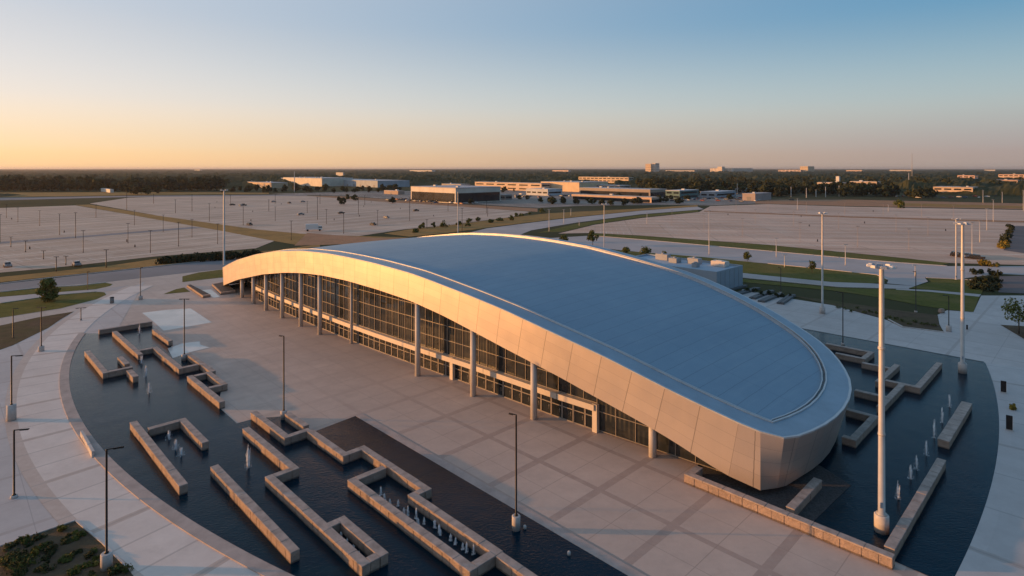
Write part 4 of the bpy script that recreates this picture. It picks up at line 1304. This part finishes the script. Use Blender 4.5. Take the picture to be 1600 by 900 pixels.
def build_forest():
    """far canopy: a bumpy sheet of tree tops to the horizon"""
    na, nr = 560, 230
    az = np.linspace(R(-50), R(50), na)
    rad = 760 * (14000 / 760) ** (np.linspace(0, 1, nr) ** 1.05)
    A, RR = np.meshgrid(az, rad)
    X, Y = RR * np.sin(A), RR * np.cos(A)

    def vnoise(x, y, s, seed):
        g = np.random.default_rng(seed).random((256, 256))
        u, v = x / s, y / s
        i, j = np.floor(u).astype(int), np.floor(v).astype(int)
        fu, fv = u - i, v - j
        fu, fv = fu * fu * (3 - 2 * fu), fv * fv * (3 - 2 * fv)
        q = lambda a, b: g[a % 256, b % 256]
        return (q(i, j) * (1 - fu) + q(i + 1, j) * fu) * (1 - fv) + (q(i, j + 1) * (1 - fu) + q(i + 1, j + 1) * fu) * fv
    big = vnoise(X, Y, 420, 1) * .6 + vnoise(X, Y, 150, 2) * .4
    tops = 3.0 + 15 * vnoise(X, Y, 24, 3) * (.5 + .5 * vnoise(X, Y, 9, 4)) + rng.uniform(-1.1, 1.1, X.shape)
    us = 800 + FPX * X / Y
    near = np.where(us < 420, 830, np.where(us < 960, 1150, 860))
    mask = np.clip((big - .36) / .08, 0, 1) * np.clip((RR - near) / 60, 0, 1)
    mask = np.maximum(mask, np.clip((RR - 3800) / 800, 0, 1) * (.55 + .45 * mask))
    Z = -1.5 + mask * (tops + 1.5)
    verts = np.stack([X, Y, Z], -1).reshape(-1, 3)
    idx = np.arange(na * nr).reshape(nr, na)
    faces = np.stack([idx[:-1, :-1], idx[:-1, 1:], idx[1:, 1:], idx[1:, :-1]], -1).reshape(-1, 4)
    me = bpy.data.meshes.new('distant_forest')
    me.from_pydata(verts.tolist(), [], faces.tolist())
    n = NT('canopy')
    p = n.pos()
    col = n.mix(n.noise(p, .03, 6, .7, .3, .7), (.022, .03, .012), (.06, .062, .024))
    col = n.mix(n.m('MULTIPLY', n.noise(p, .006, 4, .6, .5, .7), .5), col, (.09, .08, .035))
    n.out(col, .9, 0, .1)
    me.materials.append(n.mat)
    o = bpy.data.objects.new('distant_forest', me); C.objects.link(o)
    tag(o, 'dark flat woodland stretching to the horizon behind all lots', 'woodland', kind='stuff')


build_forest()


def build_belt():
    """uneven belt of trees between the lots and the flat wood behind, past counting"""
    g = np.random.default_rng(11)
    V, F = [], []
    spots = []
    for (u0, u1, v0, v1, k, h0, h1) in ((-80, 360, 279, 295, 330, 8, 17), (360, 660, 276, 288, 150, 7, 13), (640, 1010, 274, 287, 230, 6, 13), (990, 1640, 275, 299, 520, 7, 17)):
        for _ in range(k):
            u, v = g.uniform(u0, u1), v0 + (v1 - v0) * g.random() ** .8
            if u > 1440 and g.random() < .45: continue
            spots.append((u, v, g.uniform(h0, h1)))
    for (u, v, h) in spots:
        c = gp(u, v)
        r = h * g.uniform(.42, .65)
        n_ = 75
        lumps = g.normal(0, 1, (7, 3)); lumps /= np.linalg.norm(lumps, axis=1)[:, None]
        lumps = lumps * np.array([r * .55, r * .55, h * .26]) + np.array([0, 0, h * .6])
        d = g.normal(0, 1, (n_, 3)); d /= np.linalg.norm(d, axis=1)[:, None]
        cen = lumps[g.integers(0, 7, n_)] + d * (r * g.uniform(.3, .52, (n_, 1)))
        cen[:, 2] = np.maximum(cen[:, 2], .6)
        a = g.normal(0, 1, (n_, 3)); a -= d * (a * d).sum(1)[:, None]; a /= np.linalg.norm(a, axis=1)[:, None]
        b_ = np.cross(d, a)
        s_ = g.uniform(.7, 1.5, (n_, 1)) * max(1.0, h / 11)
        o = len(V)
        q = np.stack([cen + a * s_, cen + b_ * s_ * .8, cen - a * s_, cen - b_ * s_ * .8], 1).reshape(-1, 3) + np.array([c[0], c[1], 0])
        V.extend(q.tolist()); F.extend([(o + 4 * i, o + 4 * i + 1, o + 4 * i + 2, o + 4 * i + 3) for i in range(n_)])
    me = bpy.data.meshes.new('tree_belt'); me.from_pydata(V, [], F)
    n = NT('belt foliage'); p = n.pos()
    col = n.mix(n.noise(p, .05, 4, .6, .35, .65), (.022, .030, .012), (.075, .075, .026))
    col = n.mix(n.noise(p, .5, 3, .6, .3, .8), col, (.05, .05, .02))
    n.out(col, .9, 0, .1); me.materials.append(n.mat)
    o = bpy.data.objects.new('tree_belt', me); C.objects.link(o)
    tag(o, 'broad uneven belt of dark trees between the lots and the horizon', 'trees', kind='stuff')


build_belt()


# ================================================================== FAR BUILDINGS
bm_ = {}


def bmat(c, rough=.7):
    k = tuple(c)
    if k not in bm_: bm_[k] = simple('building paint %d' % len(bm_), c, rough, 0, .12, .12)
    return bm_[k]


WIN = simple('dark window', (.02, .024, .03), .12, 0, .4, .2)


def building(u, vb, vt, ul, ur, label, wall=(.5, .42, .35), roof=(.42, .41, .40), win='ribbon', maxl=160, maxr=90, group=None, name='building', h=None, extra=True, nwin=6):
    """box-like far building: nearest corner at pixel u, left face to ul, right face to ur"""
    p = gp(u, vb)
    h = h or max(3.0, hz(p, vt))

    def length(d, uu, mx):
        k = (uu - 800) / FPX
        den = d[0] - k * d[1]
        L_ = (k * p[1] - p[0]) / den if abs(den) > 1e-6 else mx
        return max(4.0, min(mx, L_ if L_ > 0 else mx))
    la, lb = length(D2, ul, maxl), length(D1, ur, maxr)
    root = empty(name, (p[0], p[1], 0), ROT)
    tag(root, label, 'building', group)
    # local x = -s: the left face runs along -x, the right face along +y
    b = MB(); b.box((-la / 2, lb / 2, h / 2), (la, lb, h)); b.build('wall', bmat(wall), root)
    b = MB()
    b.box((-la / 2, lb / 2, h + .2), (la + .6, lb + .6, .4))
    b.box((-la / 2, lb / 2, h + .5), (la - .8, lb - .8, .2))
    rf = b.build('roof', bmat(roof), root)
    if extra:
        for i in range(max(1, int(la * lb / 1500))):
            if i > 5: break
            b = MB(); b.box((-random.uniform(.15, .85) * la, random.uniform(.2, .8) * lb, h + 1.2), (random.uniform(2, 4), random.uniform(2, 3), 1.4), bevel=.1)
            b.build('roof_unit', bmat((.55, .55, .55)), rf)
    if win == 'ribbon':
        fl_ = max(1, min(4, int(h / 3.8)))
        for f in range(fl_):
            z = h * (f + .5) / fl_
            k = max(2, min(nwin, int(la / 8)))
            for i in range(k):
                w_ = la / k
                b = MB(); b.box((-(i + .5) * w_, -.03, z), (w_ * .72, .12, min(1.8, h / fl_ * .45))); b.build('window', WIN, root)
            b = MB(); b.box((.03, lb / 2, z), (.12, lb * .85, min(1.8, h / fl_ * .45))); b.build('window', WIN, root)
    elif win == 'glass':
        b = MB(); b.box((-la / 2, -.04, h * .36), (la * .96, .14, h * .62)); b.build('window', WIN, root)
        b = MB(); b.box((.04, lb / 2, h * .36), (.14, lb * .96, h * .62)); b.build('window', WIN, root)
    elif win == 'door':
        for i in range(max(1, int(la / 22))):
            b = MB(); b.box((-(i + .5) * la / max(1, int(la / 22)), -.03, min(2, h * .3)), (4.2, .12, min(3.8, h * .55))); b.build('door', bmat((.25, .24, .23)), root)
    return root


B = building
B(590, 293, 283, 345, 640, 'long pale blue warehouse left of centre with a low flat roof', (.36, .42, .48), (.42, .46, .50), 'door', maxl=420, maxr=70)
B(503, 291.5, 279, 440, 560, 'taller white warehouse block rising behind the long pale one', (.66, .61, .52), (.45, .47, .49), None, maxl=160, maxr=60)
B(424, 294.5, 286, 358, 450, 'low tan warehouse with orange lit front at the left end of the warehouses', (.56, .42, .29), (.40, .42, .45), 'door', maxl=200, maxr=50)
B(712, 318, 294.5, 642, 782, 'dark glass showroom with a white roof band beyond the roof peak', (.66, .60, .52), (.45, .42, .42), 'glass', maxl=200, maxr=110, name='showroom')
B(905, 300, 285.5, 845, 950, 'orange lit blank walled store beyond the centre road', (.70, .52, .33), (.47, .45, .44), None, maxl=220, maxr=70, name='store')
B(846, 299, 287, 742, 860, 'long lit shop row left of the blank walled store', (.62, .47, .35), (.45, .40, .37), 'ribbon', maxl=420, maxr=30, name='shop_row')
B(856, 306, 296.5, 822, 880, 'small pale shop before the lit shop row', (.5, .53, .56), (.55, .55, .56), 'ribbon', maxl=90, maxr=25, name='shop')
B(1016, 309, 297, 905, 1042, 'long grey roofed shop row with dark fronts right of centre', (.32, .27, .23), (.38, .38, .40), 'glass', maxl=420, maxr=90, name='shop_row')
B(1018, 317, 309.5, 893, 1034, 'low shop with a long orange lit canopy in the middle distance', (.60, .42, .30), (.58, .44, .34), 'glass', maxl=320, maxr=40, name='shop')
B(1062, 311, 298.5, 1040, 1092, 'teal fronted shop right of the long shop row', (.10, .19, .19), (.55, .56, .57), 'ribbon', maxl=100, maxr=40, name='shop')
B(1118, 309, 300.5, 1094, 1150, 'low bluish shop left of the palm poles', (.34, .37, .42), (.5, .5, .52), 'ribbon', maxl=120, maxr=50, name='shop')
B(1180, 314, 303.5, 1160, 1205, 'low mauve shed at the far edge of the right lot', (.36, .30, .29), (.42, .37, .36), 'door', maxl=80, maxr=40, name='shed')
B(1017, 270.5, 256, 1008.5, 1018.5, 'left orange slab of the twin tower block on the horizon', (.62, .47, .33), (.45, .42, .4), 'ribbon', maxl=60, maxr=30, name='tower_block', extra=False)
B(1024, 270.5, 255, 1018.5, 1032, 'right grey slab of the twin tower block on the horizon', (.60, .54, .48), (.45, .44, .44), 'ribbon', maxl=60, maxr=50, name='tower_block', extra=False)
B(1144, 271, 263, 1109.5, 1180, 'white block with a dark green wing on the horizon', (.70, .62, .54), (.40, .40, .40), 'ribbon', maxl=330, maxr=300, name='office_block')
B(1128, 271, 260.5, 1121, 1136, 'small lift tower on top of the white horizon block', (.68, .58, .48), (.4, .4, .4), None, maxl=70, maxr=40, name='lift_tower', extra=False)
B(1262.5, 271, 260, 1250, 1273, 'tall tan block with a blue side on the right horizon', (.66, .52, .36), (.3, .36, .42), 'ribbon', maxl=160, maxr=110, name='office_block')
B(1251, 271, 265.5, 1216, 1256, 'long pinkish wing left of the tall tan block', (.66, .52, .46), (.5, .46, .44), 'ribbon', maxl=420, maxr=40, name='office_wing')
B(1347, 270, 266, 1322, 1352, 'peach roofed block alone in the woods of the right horizon', (.64, .48, .36), (.56, .46, .40), None, maxl=330, maxr=60, name='far_block')
B(1315, 302, 286, 1277, 1322, 'pale roofed house cluster among the trees beyond the right lot', (.58, .48, .42), (.62, .52, .46), 'ribbon', maxl=220, maxr=30, name='house')
B(1311, 296, 276, 1306, 1313, 'small white water tank house above the tree tops', (.75, .72, .68), (.6, .6, .6), None, maxl=25, maxr=15, name='tank_house', extra=False)
B(1370, 303, 284.5, 1328, 1376, 'tan roofed house row right of the house cluster', (.54, .44, .37), (.58, .52, .47), 'ribbon', maxl=240, maxr=25, name='house_row')
B(1520, 305, 293.5, 1458, 1540, 'long low lit building behind the far right light poles', (.62, .47, .33), (.45, .38, .33), 'ribbon', maxl=260, maxr=40, name='long_building', nwin=14)
B(1455, 296, 286, 1372, 1480, 'long tan flat roof among the trees at the right', (.48, .40, .33), (.50, .43, .37), 'ribbon', maxl=360, maxr=40, name='long_building')
B(1523, 290, 274.5, 1496, 1530, 'pink apartment block with a red roof at the right', (.66, .48, .40), (.50, .30, .24), 'ribbon', maxl=150, maxr=40, name='apartment_block')
B(1590, 294, 282, 1543, 1612, 'lower orange apartment terrace at the right edge', (.62, .45, .34), (.45, .28, .22), 'ribbon', maxl=220, maxr=60, name='apartment_block', nwin=12)
B(1608, 287, 273, 1560, 1640, 'upper orange apartment terrace at the right edge', (.64, .47, .36), (.46, .29, .23), 'ribbon', maxl=260, maxr=60, name='apartment_block', nwin=12)
B(1555, 269.5, 265.3, 1538, 1557, 'thin white roof line just under the right horizon', (.52, .5, .47), (.5, .48, .46), None, maxl=300, maxr=40, name='warehouse', extra=False)
B(1424, 269.5, 265.5, 1390, 1428, 'white warehouse roof on the horizon left of the radio mast', (.5, .46, .42), (.5, .48, .45), None, maxl=420, maxr=60, name='warehouse', extra=False)
B(982, 289, 277.5, 904, 990, 'lit long house row on the wood edge right of centre', (.62, .48, .34), (.5, .42, .34), 'ribbon', maxl=460, maxr=30, name='house_row', nwin=12)
B(888, 270, 266, 863, 892, 'pinkish shed roof on the horizon above the store', (.6, .46, .40), (.62, .5, .44), None, maxl=300, maxr=40, name='warehouse', extra=False)
B(675, 270, 266, 640, 680, 'white long roof on the horizon above the showroom', (.52, .5, .48), (.55, .54, .52), None, maxl=360, maxr=40, name='warehouse', extra=False)
B(536, 281, 269.8, 525, 538, 'small white hall roof floating in the wood above the warehouses', (.5, .48, .45), (.5, .48, .45), None, maxl=120, maxr=20, name='hall', extra=False)
B(1085, 270, 266.2, 1040, 1090, 'thin pale roof row on the horizon right of the twin tower', (.5, .46, .43), (.5, .47, .44), None, maxl=500, maxr=40, name='warehouse', extra=False)
B(172, 301, 296.5, 150, 176, 'small white shed before the left tree line', (.66, .64, .60), (.6, .6, .58), None, maxl=60, maxr=15, name='shed', extra=False)
B(312, 268, 265, 304, 316, 'tiny white hall on the left horizon', (.5, .48, .45), (.5, .48, .45), None, maxl=220, maxr=40, name='hall', extra=False)


B(790, 312, 305, 770, 800, 'small dark kiosk left of the small pale shop', (.22, .20, .19), (.34, .33, .33), 'ribbon', maxl=40, maxr=20, name='kiosk')
B(622, 304, 299, 600, 632, 'low brown shed left of the glass showroom', (.36, .27, .22), (.44, .38, .34), 'door', maxl=60, maxr=20, name='shed')
B(1160, 303, 296.5, 1142, 1172, 'low dark shop before the thick tree row', (.28, .27, .28), (.46, .45, .46), 'ribbon', maxl=60, maxr=25, name='shop')
B(968, 300, 290.5, 930, 985, 'brown walled shop behind the long grey roofed row', (.44, .34, .27), (.46, .44, .44), 'ribbon', maxl=120, maxr=40, name='shop')
B(720, 295, 288.5, 690, 735, 'low grey hall behind the glass showroom', (.38, .35, .33), (.48, .46, .45), 'ribbon', maxl=120, maxr=30, name='hall')
for i in range(54):
    u = random.uniform(520, 1190)
    far_tree(u, random.choice([random.uniform(296, 301), random.uniform(309, 320)]), i, random.uniform(.28, .6), 'dark bushy tree standing among the far buildings and lots', 'scattered trees among the far buildings')


# radio mast on the horizon
def mast():
    p = gp(1425, 282)
    h = hz(p, 240)
    r = empty('radio_mast', (p[0], p[1], 0)); tag(r, 'thin lattice radio mast rising above the right horizon', 'mast')
    b = MB()
    for a in range(3):
        c, s = math.cos(a * 2.094), math.sin(a * 2.094)
        b.tube((1.6 * c, 1.6 * s, 0), (.5 * c, .5 * s, h), .22, .14, 5)
    k = 14
    for i in range(k):
        f0, f1 = i / k, (i + 1) / k
        for a in range(3):
            a1 = (a + 1) % 3
            q = lambda f, n_: ((1.6 - 1.1 * f) * math.cos(n_ * 2.094), (1.6 - 1.1 * f) * math.sin(n_ * 2.094), f * h)
            b.tube(q(f0, a), q(f1, a1), .1, n=4)
    b.build('lattice', M['pole_light'], r)
    b = MB(); b.tube((0, 0, h), (0, 0, h + 6), .12, .05, 5); b.build('antenna', M['pole_light'], r)


mast()


# ---- annex behind the arena
def annex():
    p = xy_of(70.2, 141.4)
    root = empty('annex_building', (p[0], p[1], 0), ROT)
    tag(root, 'low blue grey annex with a flat roof behind the arena', 'building')
    wl, rf = bmat((.30, .36, .42)), bmat((.34, .42, .50))
    la, lb, h = 30, 15, 5.8
    b = MB()
    t = .3
    b.box((-la / 2, t / 2, h / 2), (la, t, h)); b.box((-la / 2, lb - t / 2, h / 2), (la, t, h))
    b.box((-t / 2, lb / 2, h / 2 - .002), (t, lb - 2 * t, h)); b.box((-la + t / 2, lb / 2, h / 2 - .002), (t, lb - 2 * t, h))
    b.build('wall', wl, root)
    b = MB(); b.box((-la / 2, lb / 2, h - .6), (la - .7, lb - .7, .2)); r2 = b.build('roof', rf, root)
    b = MB(); b.box((-5, 12, h + .2), (4.2, 2.6, 1.5), bevel=.15); b.box((-5, 12, h + 1.0), (1.6, 1.6, .2))
    b.build('roof_unit', bmat((.62, .56, .50)), r2)
    for x, y, sx, sy, sz in ((-12, 11, 3.4, 2.2, 1.6), (-17, 9, 2.6, 2.6, 1.3), (-22, 11, 4.0, 2.0, 1.7), (-9, 6, 1.6, 1.6, 1.1)):
        b = MB(); b.box((x, y, h - .5 + sz / 2), (sx, sy, sz), bevel=.08); b.lathe([(.5, 0), (.5, .25), (.42, .3)], (x, y, h - .5 + sz), n=12)
        b.build('roof_unit', bmat((.34, .36, .38)), r2)
    for i in range(5):
        b = MB(); b.box((-.0 + .03, 2 + i * 2.6, 2.9), (.06, .12, 5.2)); b.build('wall_joint', bmat((.24, .28, .32)), root)
    b = MB(); b.box((-9, .0 - .02, 1.2), (2.2, .1, 2.4)); b.build('door', bmat((.20, .21, .22)), root)


annex()


# terrace benches behind the pool
for i, (ua, va, ub, vb_, la) in enumerate([(1140, 455, 1166, 448, 'first dark terrace bench beside the annex'), (1152, 462, 1186, 452, 'second dark terrace bench from the annex'), (1178, 468, 1208, 456, 'third dark terrace bench from the annex'), (1192, 473, 1222, 461, 'fourth dark terrace bench from the annex'), (1222, 476, 1241, 463, 'last terrace bench nearest the white pole')]):
    a, c = gp(ua, va), gp(ub, vb_)
    mid = (a + c) / 2
    b = MB(); b.box((0, 0, .25), (float(np.linalg.norm(c - a)), .8, .5), bevel=.04)
    b.box((0, .9, .2), (float(np.linalg.norm(c - a)), .7, .4), bevel=.03)
    o = b.build('terrace_bench', bmat((.12, .125, .13))); o.location = (mid[0], mid[1], .04)
    o.rotation_euler = (0, 0, math.atan2(c[1] - a[1], c[0] - a[0]))
    tag(o, la, 'bench', 'terrace benches behind the arena')
for i in range(7):
    shrub(gp(1168 + i * 11, 452 + i * 2.6 + random.uniform(-3, 6)), 1.0, .9, 'small dark shrub between the terrace benches', 'shrubs between the terrace benches', 'leaf_dark', 160, .16, 360 + i)


# ---- planters and steps near the far tip of the arena
def planter(poly, h, label, inner=None):
    P = px(poly)
    c = np.mean(P, axis=0)
    root = empty('planter', (c[0], c[1], .02)); tag(root, label, 'planter', 'stone planters by the far tip of the arena')
    b = MB(); b.prism([q - c for q in P], 0, h); b.build('box', M['stone'], root)
    b = MB(); b.prism([(q - c) * .86 for q in P], h, h + .06); b.build('soil', M['gravel'], root)


planter([(292, 449), (296, 447), (329, 464), (317, 466)], .6, 'long stone planter with an orange lit side near the far arena tip')
planter([(331, 447), (352, 443), (368, 458), (345, 461)], .6, 'dark stone planter under the far tip of the arena')
sheet('shallow_water', px([(314, 453.5), (330, 452.5), (344, 464), (334, 465.5)]), M['shallow'], .05)


# ---- small things on the right walk
def sign_slab(u, vb, vt, label):
    p = gp(u, vb); h = hz(p, vt)
    r = empty('info_pillar', (p[0], p[1], .07), R(-35)); tag(r, label, 'pillar', 'dark pillars on the right walk')
    b = MB(); b.box((0, 0, h / 2 + .05), (.62, .16, h - .1), bevel=.02); b.build('panel', M['pole_dark'], r)
    b = MB(); b.box((0, 0, .04), (.8, .34, .08), bevel=.01); b.build('base_plate', M['pole_light'], r)
    b = MB(); b.box((.34, 0, h / 2 + .05), (.05, .14, h - .2)); b.build('side_trim', M['white'], r)


sign_slab(1568, 614, 596, 'far dark slab pillar beside the right pool rim')
sign_slab(1577, 673, 650, 'near dark slab pillar on the right walk')
for i, (u, v, la) in enumerate([(1511, 515, 'small dark bollard beside the far right pole'), (175, 474, 'grey round litter bin on the curved left walk')]):
    p = gp(u, v)
    h_ = .9 if i == 0 else 1.5
    r = empty('bollard' if i == 0 else 'litter_bin', (p[0], p[1], .06)); tag(r, la, 'bollard' if i == 0 else 'bin')
    b = MB(); b.lathe([(.16 if i == 0 else .42, 0), (.15 if i == 0 else .42, h_ - .2)], n=14); b.build('body', M['pole_dark'] if i == 0 else bmat((.2, .2, .2)), r)
    b = MB(); b.lathe([(.17 if i == 0 else .46, h_ - .2), (.17 if i == 0 else .44, h_ - .08), (.06, h_)], n=14); b.build('cap', M['pole_dark'], r)
for i, (u, v, la) in enumerate([(820, 827, 'small white nozzle block beside the plaza lamp base in the water'), (889, 868, 'small white nozzle block alone in the dark water by the plaza edge')]):
    p = gp(u, v); b = MB(); b.lathe([(.15, 0), (.15, .22), (.1, .3), (.04, .32)], n=12)
    o = b.build('water_nozzle', M['cast']); o.location = (p[0], p[1], .05); tag(o, la, 'nozzle', 'white nozzles in the left pool')
p = gp(1471, 489); b = MB(); b.box((0, 0, .45), (1.3, .9, .9), .4, taper=.85, bevel=.12); o = b.build('boulder', M['stone']); o.location = (p[0], p[1], .05); tag(o, 'brown boulder block at the corner of the right planting bed', 'boulder')


# ---- cars
def car_mesh(name, body, van=False):
    b = MB()
    L_, W, H = (4.6, 1.85, .75)
    b.box((0, 0, .32 + H / 2), (L_, W, H), mi=0, bevel=.12)
    if van: b.box((-.3, 0, 1.5), (3.9, W * .96, .95), mi=0, taper=.9, bevel=.1); b.box((-.3, 0, 1.55), (3.6, W * .97, .45), mi=1, taper=.95)
    else: b.box((-.2, 0, 1.3), (2.5, W * .9, .55), mi=1, taper=.78, bevel=.08); b.box((-.2, 0, 1.56), (1.9, W * .72, .06), mi=0)
    for x in (-1.45, 1.4):
        for y in (-W / 2, W / 2): b.tube((x, y - .1, .34), (x, y + .1, .34), .34, n=10, mi=2)
    for y in (-.6, .6): b.box((L_ / 2, y, .75), (.06, .35, .16), mi=3)
    return b.build(name, [body, WIN, M['pole_dark'], M['lens']])


paints = [simple('car paint white', (.75, .75, .74), .3), simple('car paint black', (.03, .03, .035), .25), simple('car paint grey', (.25, .26, .28), .3), simple('car paint red', (.25, .03, .025), .3), simple('car paint blue', (.05, .09, .2), .3)]
kinds = ['white', 'black', 'grey', 'red', 'blue']
cars = [car_mesh('parked_car', m) for m in paints]
cused = set()


def car(u, v, k, where, group, rz=None):
    p = gp(u, v)
    if k in cused: o = cars[k].copy(); C.objects.link(o)
    else: o = cars[k]; cused.add(k)
    o.location = (p[0], p[1], .05); o.rotation_euler = (0, 0, ROT + math.pi / 2 * random.randrange(2) if rz is None else rz)
    tag(o, '%s parked car %s' % (kinds[k], where), 'car', group)


for i in range(34): car(604 + i * 4.2 + random.uniform(-2, 2), 311.5 + i * .22 + random.uniform(-1.5, 2), random.randrange(5), 'in front of the dark glass showroom', 'cars before the glass showroom')
for i in range(30): car(1050 + i * 4.6 + random.uniform(-2, 2), 313 + random.uniform(-3, 3), random.randrange(5), 'in the rows before the teal and blue shops', 'cars before the far shops')
for i in range(26): car(805 + i * 4 + random.uniform(-2, 2), 306 + random.uniform(-2.5, 3), random.randrange(5), 'before the orange lit store', 'cars before the lit store')
for i in range(14): car(1400 + i * 12 + random.uniform(-3, 3), 308 + random.uniform(-1.5, 2), random.randrange(5), 'along the far road at the right', 'cars along the far right road')
for u, v, k in [(12, 417, 2)]: car(u, v, k, 'in the left parking lot near its corner', None)
car(120, 415.5, 2, 'beside the kerb of the left parking lot', None)
car(735 - 400 + 55, 352, 1, 'on the dirt edge beside the embankment', None)
for i, (u, v) in enumerate([(363, 321), (376, 322), (381, 321.5), (327 + 100, 316), (452, 318), (473, 316), (583, 352), (604, 341), (650, 330), (470, 336), (533, 334)]): car(u, v, [1, 2][i % 2], 'alone in the lot beyond the embankment', 'cars scattered in the lot beyond the embankment')
car(1229 + 8, 313, 1, 'at the back edge of the right lot by the tree row', None)
for i in range(7): car(1491 + i * 6, 399.5 + i * .9, [1, 2, 1, 2, 1, 4, 1][i], 'beside the poles at the near corner of the right lot', 'cars at the near corner of the right lot')
# white utility truck in the lot beyond the embankment
p = gp(487, 361)
r = empty('utility_truck', (p[0], p[1], .05), R(20)); tag(r, 'white box truck parked at the end of the embankment', 'truck')
b = MB(); b.box((0, 0, 2.2), (6.2, 2.5, 2.7), bevel=.06); b.build('cargo_box', M['white'], r)
b = MB(); b.box((4.1, 0, 1.5), (1.9, 2.3, 1.9), taper=.88, bevel=.1); cb = b.build('cab', M['white'], r)
b = MB(); b.box((4.2, 0, 1.95), (1.8, 2.2, .6), taper=.93); b.build('windscreen', WIN, cb)
for x in (-2, 3.9):
    for y in (-1.1, 1.1):
        b = MB(); b.tube((x, y - .15, .5), (x, y + .15, .5), .5, n=12); b.build('wheel', M['pole_dark'], r)


# ---- kerbs along the roads
def kerb(pts, w=.4):
    P = px(pts)
    b = MB()
    for a, c in zip(P, P[1:]):
        d = c - a; L_ = float(np.linalg.norm(d)); m_ = (a + c) / 2
        b.box((m_[0], m_[1], .085), (L_ + .02, w, .17), math.atan2(d[1], d[0]))
    structure(b.build('kerb', M['cast']))


kerb([(-200, 459), (0, 443.4), (80, 434), (180, 423.4), (345, 405.3), (440, 396)], .5)
kerb([(0, 456.4), (75, 448.4), (120, 446.4), (165, 441.4)])
kerb([(0, 474.2), (90, 461), (150, 456)])
kerb([(925, 368.3), (1000, 374.3), (1200, 392.3), (1400, 410.3), (1480, 415.8)], .5)
kerb([(1200, 412), (1300, 422), (1370, 429.6), (1387, 437)], .5)
kerb([(1448, 434.2), (1500, 436.6), (1543, 439.6)], .5)
kerb([(1160, 434), (1310, 448.6), (1420, 451.8)], .4)
kerb([(1388, 499.5), (1411, 511.5), (1475, 519.5)], .3)
kerb([(0, 855), (118, 815), (160, 850), (200, 890)], .15)

# ---- small dark markers standing about the lots
for i in range(24):
    if i < 12: u, v, la, g = random.uniform(330, 760), random.uniform(312, 350), 'small dark traffic drum standing in the lot beyond the embankment', 'traffic drums in the lot beyond the embankment'
    elif i < 17: u, v, la, g = random.uniform(10, 240), random.uniform(330, 400), 'small dark traffic drum standing in the left parking lot', 'traffic drums in the left lot'
    else: u, v, la, g = random.uniform(1120, 1520), random.uniform(326, 385), 'small dark traffic drum standing in the right parking lot', 'traffic drums in the right lot'
    if 340 < v and u > 560 and u < 800: v = 338
    p = gp(u, v)
    b = MB(); b.lathe([(.5, 0), (.5, .1), (.33, .12), (.28, 1.0), (.1, 1.15)], n=10)
    o = b.build('traffic_drum', M['pole_dark']); o.location = (p[0], p[1], .03); o.scale = (.7, .7, .9)
    tag(o, la, 'drum', g)


# ---- air
def build_haze():
    b = MB(); b.box((0, 22000, 34), (61000, 47000, 74))
    m_ = bpy.data.materials.new('haze air'); m_.use_nodes = True
    nt = m_.node_tree; nt.nodes.clear()
    out = nt.nodes.new('ShaderNodeOutputMaterial')
    v = nt.nodes.new('ShaderNodeVolumePrincipled')
    v.inputs['Color'].default_value = (.92, .90, .88, 1); v.inputs['Density'].default_value = 4e-5; v.inputs['Anisotropy'].default_value = .35
    nt.links.new(v.outputs[0], out.inputs['Volume'])
    o = b.build('haze', m_); o['kind'] = 'stuff'; o['label'] = 'thin warm evening haze over the plain'; o['category'] = 'haze'


build_haze()
